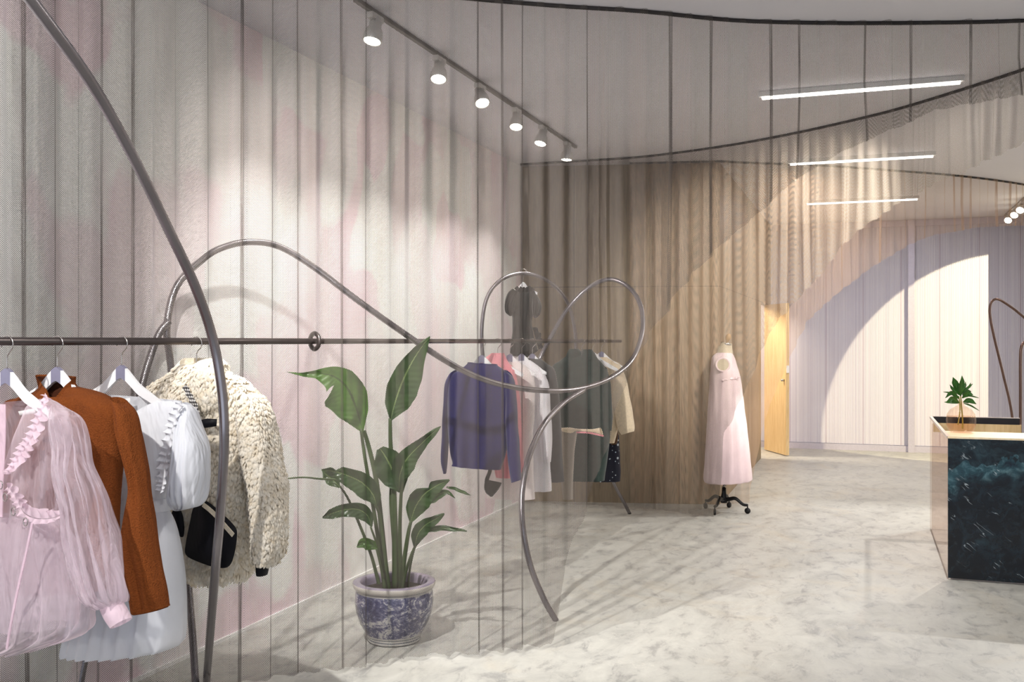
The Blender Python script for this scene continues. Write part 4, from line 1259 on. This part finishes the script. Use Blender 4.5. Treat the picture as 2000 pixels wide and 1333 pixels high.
# ---------------------------------------------------------------- dress form
M['linen'] = cloth('form_linen', (206, 192, 168), .85, creasev=.1, var=.08)
M['pink_satin'] = cloth('pale_pink_satin', (236, 212, 216), .5, creasev=.7, crease=7, var=.05, sheen=.3, nsc=9)
M['form_wood'] = simple('turned_form_wood', (168, 132, 88), .4, nscale=20, nvar=.15)
M['black_iron'] = simple('black_cast_iron', (20, 19, 20), .4, .4, nscale=30, nvar=.2)
FDp = 9.06
fc = P3(1425, 900, FDp); fc.z = 0
fpl = Plane((fc.x, fc.y, 0), RV)
form = empty('dress_form', fc, 'linen tailor dress form on black casters between the curtains', 'dress form')
shell('form_torso', fpl, [(1403, 676, 1429, 678, .10), (1400, 690, 1432, 690, .13), (1394, 705, 1430, 702, .24), (1392, 730, 1436, 730, .30), (1392, 760, 1443, 760, .30), (1396, 800, 1444, 800, .28), (1392, 850, 1448, 850, .33), (1394, 890, 1444, 890, .30)], M['linen'], form, nr=36, nc=40, wob=0, sq=1.0)
shell('form_neck', fpl, [(1408, 668, 1430, 672, .09), (1405, 678, 1430, 680, .10), (1400, 694, 1432, 694, .11)], M['linen'], form, nr=8, nc=28, wob=0, sq=1.0, cap0=True)
nk = P3(1419, 672, FDp)
lathe('neck_cap', [(.0, .012), (.045, .01), (.050, 0), (.048, -.012)], nk, M['chrome'], form, 24, (.2, 0, 1))
lathe('neck_knob', [(.010, 0), (.014, .01), (.010, .018), (.022, .035), (.027, .055), (.022, .075), (.012, .088), (.0, .092)], nk + Vector((.002, 0, .005)), M['form_wood'], form, 20, (.25, 0, 1))
ap = P3(1404, 712, FDp)
av = -(Vector((FV[0], FV[1], 0)))
lathe('arm_plate', [(.0, .012), (.040, .010), (.050, .004), (.052, 0)], ap + av * .155, M['linen'], form, 28, av)
pole_b = Vector((fc.x, fc.y, 0)) + Vector((0, 0, .12))
pp = P3(1414, 960, FDp)
px_, py_ = pp.x, pp.y
tube('pole', [Vector((px_, py_, .13)), Vector((px_, py_, .52))], .009, M['chrome'], form, smooth_path=False)
co_pts = []
for i in range(120):
    a = i * .6
    co_pts.append(Vector((px_ + .018 * math.cos(a), py_ + .018 * math.sin(a), .21 + i * .0022)))
tube('spring', co_pts, .003, M['chrome'], form, per=1, seg=6, smooth_path=False)
lathe('hub', [(.0, .075), (.03, .078), (.034, .1), (.028, .13), (.02, .17), (.018, .215), (.0, .215)], Vector((px_, py_, 0)), M['black_iron'], form, 20)
for k, (qx, qy, qd) in enumerate(((1396, 1000, 8.86), (1460, 997, 8.93), (1424, 992, 9.25), (1378, 990, 9.2))):
    e = P3(qx, qy, qd); e.z = .075
    c0 = Vector((px_, py_, .10))
    mid = c0.lerp(e, .5); mid.z = .125
    P = [Vector(p) for p in catmull([tuple(c0), tuple(c0.lerp(e, .25) + Vector((0, 0, .022))), tuple(mid), tuple(c0.lerp(e, .8) + Vector((0, 0, .0))), tuple(e)], 6)]
    v, f = tube_data(P, [.02 - .008 * i / (len(P) - 1) for i in range(len(P))], 10)
    lg = mesh_obj('caster_leg', v, f, M['black_iron'], form)
    tube('caster_stem', [e + Vector((0, 0, .01)), e + Vector((0, 0, -.03))], .006, M['black_iron'], lg, smooth_path=False)
    dirv = Vector((math.cos(k * 1.3), math.sin(k * 1.3), 0))
    lathe('caster_wheel', [(.0, -.009), (.024, -.009), (.0265, -.006), (.0265, .006), (.024, .009), (.0, .009)], Vector((e.x, e.y, .0265)), M['black_iron'], lg, 20, dirv)
dress = empty('sleeveless_dress', fc + Vector((0, 0, .4)), 'pale pink sleeveless A-line dress worn by the dress form', 'dress')
shell('dress_body', fpl, [(1401, 689, 1430, 690, .15), (1392, 697, 1436, 702, .24), (1389, 706, 1440, 716, .31), (1387, 724, 1445, 734, .38), (1385, 760, 1450, 762, .39), (1382, 800, 1455, 802, .40), (1379, 850, 1461, 852, .43), (1376, 900, 1466, 902, .46),
                          (1374, 935, 1469, 932, .48), (1376, 943, 1468, 936, .47)], M['pink_satin'], dress, nr=60, nc=64, folds=((.010, 5, 1, .2, 1.0),), seed=70, wob=.004, sq=.95)
lathe('armhole_binding', [(.050, .0), (.058, .006), (.066, .002), (.070, -.012), (.06, -.02)], ap + av * .175, M['pink_satin'], dress, 32, av + Vector((-.12, 0, 0)))
lathe('armhole_lining', [(.0, .004), (.052, .004)], ap + av * .172, M['linen'], dress, 28, av + Vector((-.12, 0, 0)))  # flat linen-coloured disc filling the armhole
ruffle('bust_seam', fpl, [(1410, 742), (1424, 738), (1440, 736), (1447, 736)], .018, M['pink_satin'], dress, n0=.19, amp=.006, waves=9)

# ---------------------------------------------------------------- counter
M['acrylic'] = None
t_ = NT('tinted_clear_acrylic')
tp = t_.n('ShaderNodeBsdfTransparent'); tp.inputs[0].default_value = (.945, .905, .885, 1)
gl = t_.n('ShaderNodeBsdfGlossy'); gl.inputs['Roughness'].default_value = .02
mx = t_.n('ShaderNodeMixShader'); mx.inputs[0].default_value = .07
t_.l(tp.outputs[0], mx.inputs[1]); t_.l(gl.outputs[0], mx.inputs[2])
M['acrylic'] = t_.done(mx.outputs[0])
M['acrylic_edge'] = simple('polished_acrylic_edge', (222, 206, 196), .3)
M['dark_inlay'] = simple('black_inlay', (34, 30, 32), .35, nscale=12, nvar=.15)
CX0, CX1, CY0, CY1, CZ = .505, 1.16, 7.03, 8.87, .93
cnt = empty('sales_counter', ((CX0 + CX1) / 2, 7.95, 0), 'dark green marble fronted sales counter with clear sides and plywood top', 'counter')
box('marble_front', CX0, CX1 + .5, CY0, CY0 + .03, .012, CZ - .012, M['marble'], cnt, bevel=.003)
box('plinth_foot', CX0 + .02, CX1 + .48, CY0 + .035, CY0 + .06, 0, .05, M['acrylic_edge'], cnt)
box('counter_top', CX0 + .001, CX1 + .5, CY0, CY0 + .44, CZ - .012, CZ, M['ply_pale'], cnt)
box('side_panel', CX0 - .004, CX0 + .008, CY0 + .03, CY1, 0, CZ - .004, M['acrylic'], cnt)
box('side_edge', CX0 - .006, CX0 + .014, CY0 + .03, CY1 + .01, CZ - .016, CZ + .001, M['acrylic_edge'], cnt)
box('back_panel', CX0 + .01, CX1, CY1 - .012, CY1, 0, CZ - .06, M['acrylic'], cnt)
box('back_inlay', CX0 + .02, CX1, CY1 - .03, CY1 - .018, CZ - .05, CZ, M['dark_inlay'], cnt)
box('back_apron', CX0 + .02, CX1 + .012, CY1 - .034, CY1 - .014, CZ - .125, CZ - .0505, M['ply'], cnt)
box('back_rim', CX0 + .012, CX1 + .004, CY1 - .016, CY1 + .002, CZ - .003, CZ + .004, M['acrylic_edge'], cnt)
box('side_panel', CX1 + .49, CX1 + .5, CY0 + .03, CY0 + .44, 0, CZ - .013, M['acrylic'], cnt)
box('back_leg', CX1 - .01, CX1 + .004, CY1 - .09, CY1 - .02, 0, CZ - .126, M['acrylic'], cnt)

# ---------------------------------------------------------------- vase with cuttings
t_ = NT('pale_peach_glass')
tp = t_.n('ShaderNodeBsdfTransparent'); tp.inputs[0].default_value = (.98, .90, .84, 1)
gl = t_.n('ShaderNodeBsdfGlossy'); gl.inputs['Roughness'].default_value = .04
lw = t_.n('ShaderNodeLayerWeight'); lw.inputs['Blend'].default_value = .12
mx = t_.n('ShaderNodeMixShader'); t_.l(t_.math('MULTIPLY', lw.outputs[1], .5), mx.inputs[0])
t_.l(tp.outputs[0], mx.inputs[1]); t_.l(gl.outputs[0], mx.inputs[2])
M['glass'] = t_.done(mx.outputs[0])
vp = P3(1877, 850, 6.75); vp.z = CZ
vase = empty('glass_vase', vp, 'round peach-tinted glass bottle vase on the sales counter', 'vase')
lathe('vase_body', [(.0, .003), (.06, .002), (.080, .012), (.092, .045), (.095, .085), (.088, .125), (.068, .155), (.040, .172), (.022, .182), (.017, .20), (.018, .212)], vp, M['glass'], vase, 48)
lathe('water', [(.0, .005), (.077, .014), (.089, .045), (.092, .085), (.088, .11), (.0, .11)], vp, M['glass'], vase, 40)
M['cut_leaf'] = m_leaf('glossy_cut_leaf', (26, 66, 20), (52, 104, 34), (70, 120, 50))
M['cut_stem'] = simple('yellow_green_stem', (150, 140, 60), .45, nscale=30, nvar=.2)
cut = empty('leafy_cutting', vp + Vector((0, 0, .01)), 'leafy green cuttings standing in the glass vase', 'plant cutting')
stalk([(1880, 838, 6.75), (1880, 820, 6.75), (1878, 795, 6.75), (1876, 770, 6.75)], .005, .004, cut, M['cut_stem'], 'stem')
stalk([(1871, 830, 6.72), (1874, 812, 6.73), (1875, 795, 6.74), (1873, 776, 6.74)], .004, .004, cut, M['cut_stem'], 'stem')
for i, (x0, y0, x1, y1, x2, y2, w, dz) in enumerate((
        (1876, 774, 1866, 752, 1861, 737, .024, 0), (1876, 774, 1878, 752, 1879, 734, .020, -.03), (1876, 770, 1872, 758, 1868, 744, .020, .02), (1878, 768, 1890, 758, 1900, 750, .010, -.02),
        (1878, 770, 1892, 756, 1896, 748, .008, .03), (1874, 772, 1862, 762, 1855, 752, .012, .03), (1874, 780, 1858, 768, 1846, 778, .016, -.02), (1873, 788, 1860, 780, 1848, 786, .022, -.03),
        (1879, 778, 1890, 770, 1901, 772, .018, -.03), (1879, 772, 1888, 766, 1897, 765, .016, .03), (1881, 786, 1893, 783, 1907, 790, .019, -.02), (1882, 788, 1896, 793, 1913, 803, .006, 0),
        (1880, 774, 1896, 774, 1912, 778, .006, .05), (1874, 776, 1856, 768, 1842, 766, .006, .05), (1872, 788, 1856, 786, 1844, 786, .010, .03), (1877, 772, 1884, 756, 1886, 746, .010, .04))):
    leaf([(x0, y0, 6.74), (x1, y1, 6.74 + dz), (x2, y2, 6.74 + dz * 1.8)], [.003, w, w * .9, .001], M['cut_leaf'], .4, .3, seed=i, wave=.001, parent=cut)

# ---------------------------------------------------------------- bronze rack at the right edge
rk = empty('bronze_rack', P3(1974, 900, 10.6) * 1.0, 'slim bronze tube clothes rack with a bent top, at the right edge behind the counter', 'clothing rack')
rk.location.z = 0
fd = 10.4
fy = HZ + CAMH * FPX / fd


def btube(name, pts, rad=.0125):
    return tube(name, [P3(*p) for p in pts], rad, M['bronze'], rk, per=10, seg=12)


btube('rack_tube', [(1990, fy, fd), (1977, 815, fd), (1960, 735, fd), (1943, 665, fd), (1934, 620, fd), (1934, 597, fd), (1941, 586, fd), (1952, 586, fd), (1970, 597, fd), (1990, 612, fd), (2020, 640, fd), (2060, 690, fd)])
btube('rack_tube', [(1993, fy, fd), (1993, 850, fd), (1993, 760, fd), (1993, 700, fd), (1995, 678, fd), (2002, 668, fd), (2016, 664, fd), (2060, 690, fd)], .014)
# ---------------------------------------------------------------- lighting
def ceiling_led(y, lab):
    r = empty('linear_ceiling_light', (-.045, y, HC - .02), lab, 'ceiling light', 'linear ceiling lights')
    box('housing', -.68, .59, y - .024, y + .024, HC - .035, HC - .001, M['white_paint'], r)
    box('diffuser', -.66, .57, y - .019, y + .019, HC - .05, HC - .0355, M['led'], r)


for y, lab in ((6.93, 'linear ceiling light nearest the camera, seen through the near chain curtain'),
               (9.62, 'linear ceiling light, middle one of three, behind the middle chain curtain'),
               (12.48, 'linear ceiling light farthest back, above the pale back wall'),):
    ceiling_led(y, lab)


def area(name, loc, rot, sx, sy, power, col=(1, 1, 1), spread=180):
    l = bpy.data.lights.new(name, 'AREA'); l.shape = 'RECTANGLE'; l.size = sx; l.size_y = sy
    l.energy = power; l.color = col; l.spread = math.radians(spread)
    o = bpy.data.objects.new(name, l); o.location = loc; o.rotation_euler = rot
    COL.objects.link(o); return o


def spot(name, loc, target, power, ang, blend=.3, col=(1, 1, 1), size=.03):
    l = bpy.data.lights.new(name, 'SPOT'); l.energy = power; l.spot_size = math.radians(ang); l.spot_blend = blend
    l.color = col; l.shadow_soft_size = size
    o = bpy.data.objects.new(name, l); o.location = loc
    o.rotation_euler = (Vector(target) - Vector(loc)).to_track_quat('-Z', 'Y').to_euler()
    COL.objects.link(o); return o


WARM = (1.0, .86, .68); NEUT = (1.0, .965, .92); COOL = (.84, .91, 1.0)
area('shop_window_daylight', (.7, -2.9, 1.6), (math.radians(90), 0, 0), 6.5, 2.6, 40, COOL)
for y in (4.0, 1.3):  # unseen ceiling strips added for soft ambient light
    area('linear_light_and_fill', (-.045, y, HC - .06), (0, 0, 0), 1.2, .05, 11, NEUT)
    area('linear_light_and_fill', (2.6, y, HC - .06), (0, 0, 0), 1.2, .05, 19, NEUT)
for y, pw, cl in ((6.93, 20, NEUT), (9.62, 20, NEUT), (12.48, 48, (.93, .92, 1.0))):
    area('linear_light_and_fill', (-.045, y, HC - .055), (0, 0, 0), 1.2, .04, pw, cl)
for y in (7.5, 10.5):  # more out-of-view overhead fill, added on the right
    area('linear_light_and_fill', (3.0, y, HC - .06), (0, 0, 0), 1.2, .05, 20, NEUT)


# track with six spot heads near the left wall
TX = -2.36
tr = empty('light_track', (TX, 6.3, HC - .01), 'long thin ceiling light track near the left wall', 'light track')
box('track_bar', TX - .012, TX + .012, 4.35, 8.3, HC - .022, HC - .001, M['lamp_body2'], tr)


def spot_head(loc, aim, label, group, s=1.0):
    r = empty('spot_head', loc, label, 'spotlight', group)
    a = (Vector(aim) - Vector(loc)).normalized()
    L = Vector(loc)
    box('adapter', L.x - .018, L.x + .018, L.y - .06, L.y + .06, L.z - .03, L.z - .0, M['lamp_body'], r)
    piv = L + Vector((0, 0, -.055))
    tube('stem', [L + Vector((0, 0, -.02)), piv], .008, M['lamp_body'], r, smooth_path=False)
    base = piv - a * .045
    lathe('lamp_housing', [(.0, -.0), (.026, 0), (.032, .01), (.032, .06), (.044, .075), (.048, .10), (.050, .135), (.045, .14), (.042, .132)], base, M['lamp_body'], r, 20, a)
    lathe('lens', [(.0, .138), (.042, .134)], base, M['lampface'], r, 20, a)
    return base + a * .15, a


tracks = [(733, 12), (858, 105), (938, 160), (1009, 207), (1060, 243), (1108, 276)]
aims = [(-.05, -.30, 0), (.12, -.42, 0), (.38, -.50, 0), (.10, -.42, 0), (-.12, -.36, 0), (-.05, -.10, 0)]
names = ['nearest of the six track spotlights, top of the picture', 'second track spotlight from the near end of the track',
         'third track spotlight from the near end, tilted sideways', 'fourth track spotlight from the near end of the track',
         'fifth track spotlight, next to last before the wood wall', 'last track spotlight, closest to the wood wall']
for (px, py), am, nm in zip(tracks, aims, names):
    k = (px - 1000) / FPX
    d = TX / (FV[0] + RV[0] * k)
    Y = d * (FV[1] + RV[1] * k)
    p, a = spot_head((TX, Y, HC - .022), (TX + am[0], Y + am[1], HC - 1), nm, 'spotlights on the left track')
    spot('track_spot_beam', p, (-3.13, Y + .15, 1.25), 72, 74, .9, NEUT, .03)
tr2 = empty('light_track', (1.76, 14.0, HC - .01), 'short ceiling light track at the right above the back wall', 'light track')
box('track_bar', 1.748, 1.772, 12.6, 14.75, HC - .022, HC - .001, M['lamp_body2'], tr2)
for y, nm in ((14.3, 'farthest of the three glaring track spotlights at the right edge'), (13.75, 'middle of the three glaring track spotlights at the right edge'),
              (13.25, 'nearest of the three glaring track spotlights at the right edge')):
    p, a = spot_head((1.76, y, HC - .022), (.6, y - 3, .6), nm, 'spotlights on the right track')
    spot('right_spot_beam', p, p + a, 22, 70, .8, WARM, .03)

# strong spot close to the camera end of the left track: throws the leaf, rail and garment shadows on the floor
spot('near_track_beam', (-2.0, .2, 3.1), (-2.3, 5.2, .6), 380, 75, .5, NEUT, .035)
spot('near_track_beam', (-.6, 1.0, 3.1), (-2.7, 4.2, 1.2), 40, 90, .8, NEUT, .05)
spot('near_track_beam', (-2.1, 2.3, 3.12), (-2.0, 6.6, 0), 900, 66, .8, NEUT, .02)
spot('counter_beam', (1.7, 10.3, 3.15), (.2, 7.9, 0), 340, 72, .5, NEUT, .02)
# beam that washes the back wall with a round edge
spot('back_wall_beam', (3.2, 11.0, 3.12), (1.762, 14.95, 1.031), 1350, 42.6, .02, (1.0, .87, .54), .02)
# wash on the wood wall and the dress form
spot('wood_wall_beam', (.2, 6.5, 3.15), (-.95, 9.4, 1.95), 800, 50, .7, (1.0, .93, .82), .03)
spot('form_beam', (.3, 8.9, 3.15), (-1.1, 9.2, .8), 14, 50, .6, NEUT, .03)
# warm room behind the open door
area('side_room_lamp', (-2.2, 13.6, 2.6), (0, math.radians(-35), 0), .6, .6, 70, (1.0, .86, .66))
spot('door_beam', (-.2, 12.6, 3.1), (-1.2, 14.2, 1.0), 50, 50, .6, (1.0, .84, .55), .03)

w = bpy.data.worlds.new('world'); SC.world = w; w.use_nodes = True
bg = w.node_tree.nodes.get('Background') or w.node_tree.nodes.new('ShaderNodeBackground')
bg.inputs[0].default_value = (.72, .82, 1, 1); bg.inputs[1].default_value = .9

cam = bpy.data.cameras.new('camera'); cam.sensor_width = 36; cam.lens = 36 * FPX / 2000
cam.clip_end = 60; cam.clip_start = .05
co_ = bpy.data.objects.new('camera', cam); co_.location = (0, 0, CAMH); co_.rotation_euler = (math.radians(90), 0, YAW)
COL.objects.link(co_); SC.camera = co_
SC.view_settings.view_transform = 'Standard'; SC.view_settings.look = 'None'
SC.view_settings.gamma = 1; SC.view_settings.exposure = 0.02
SC.view_settings.use_curve_mapping = False
cy = SC.cycles
cy.max_bounces = 7; cy.diffuse_bounces = 4; cy.glossy_bounces = 3; cy.transmission_bounces = 6; cy.transparent_max_bounces = 32
cy.sample_clamp_indirect = 6; cy.caustics_reflective = False; cy.caustics_refractive = False
cy.use_denoising = True
cy.use_adaptive_sampling = True; cy.adaptive_threshold = .02
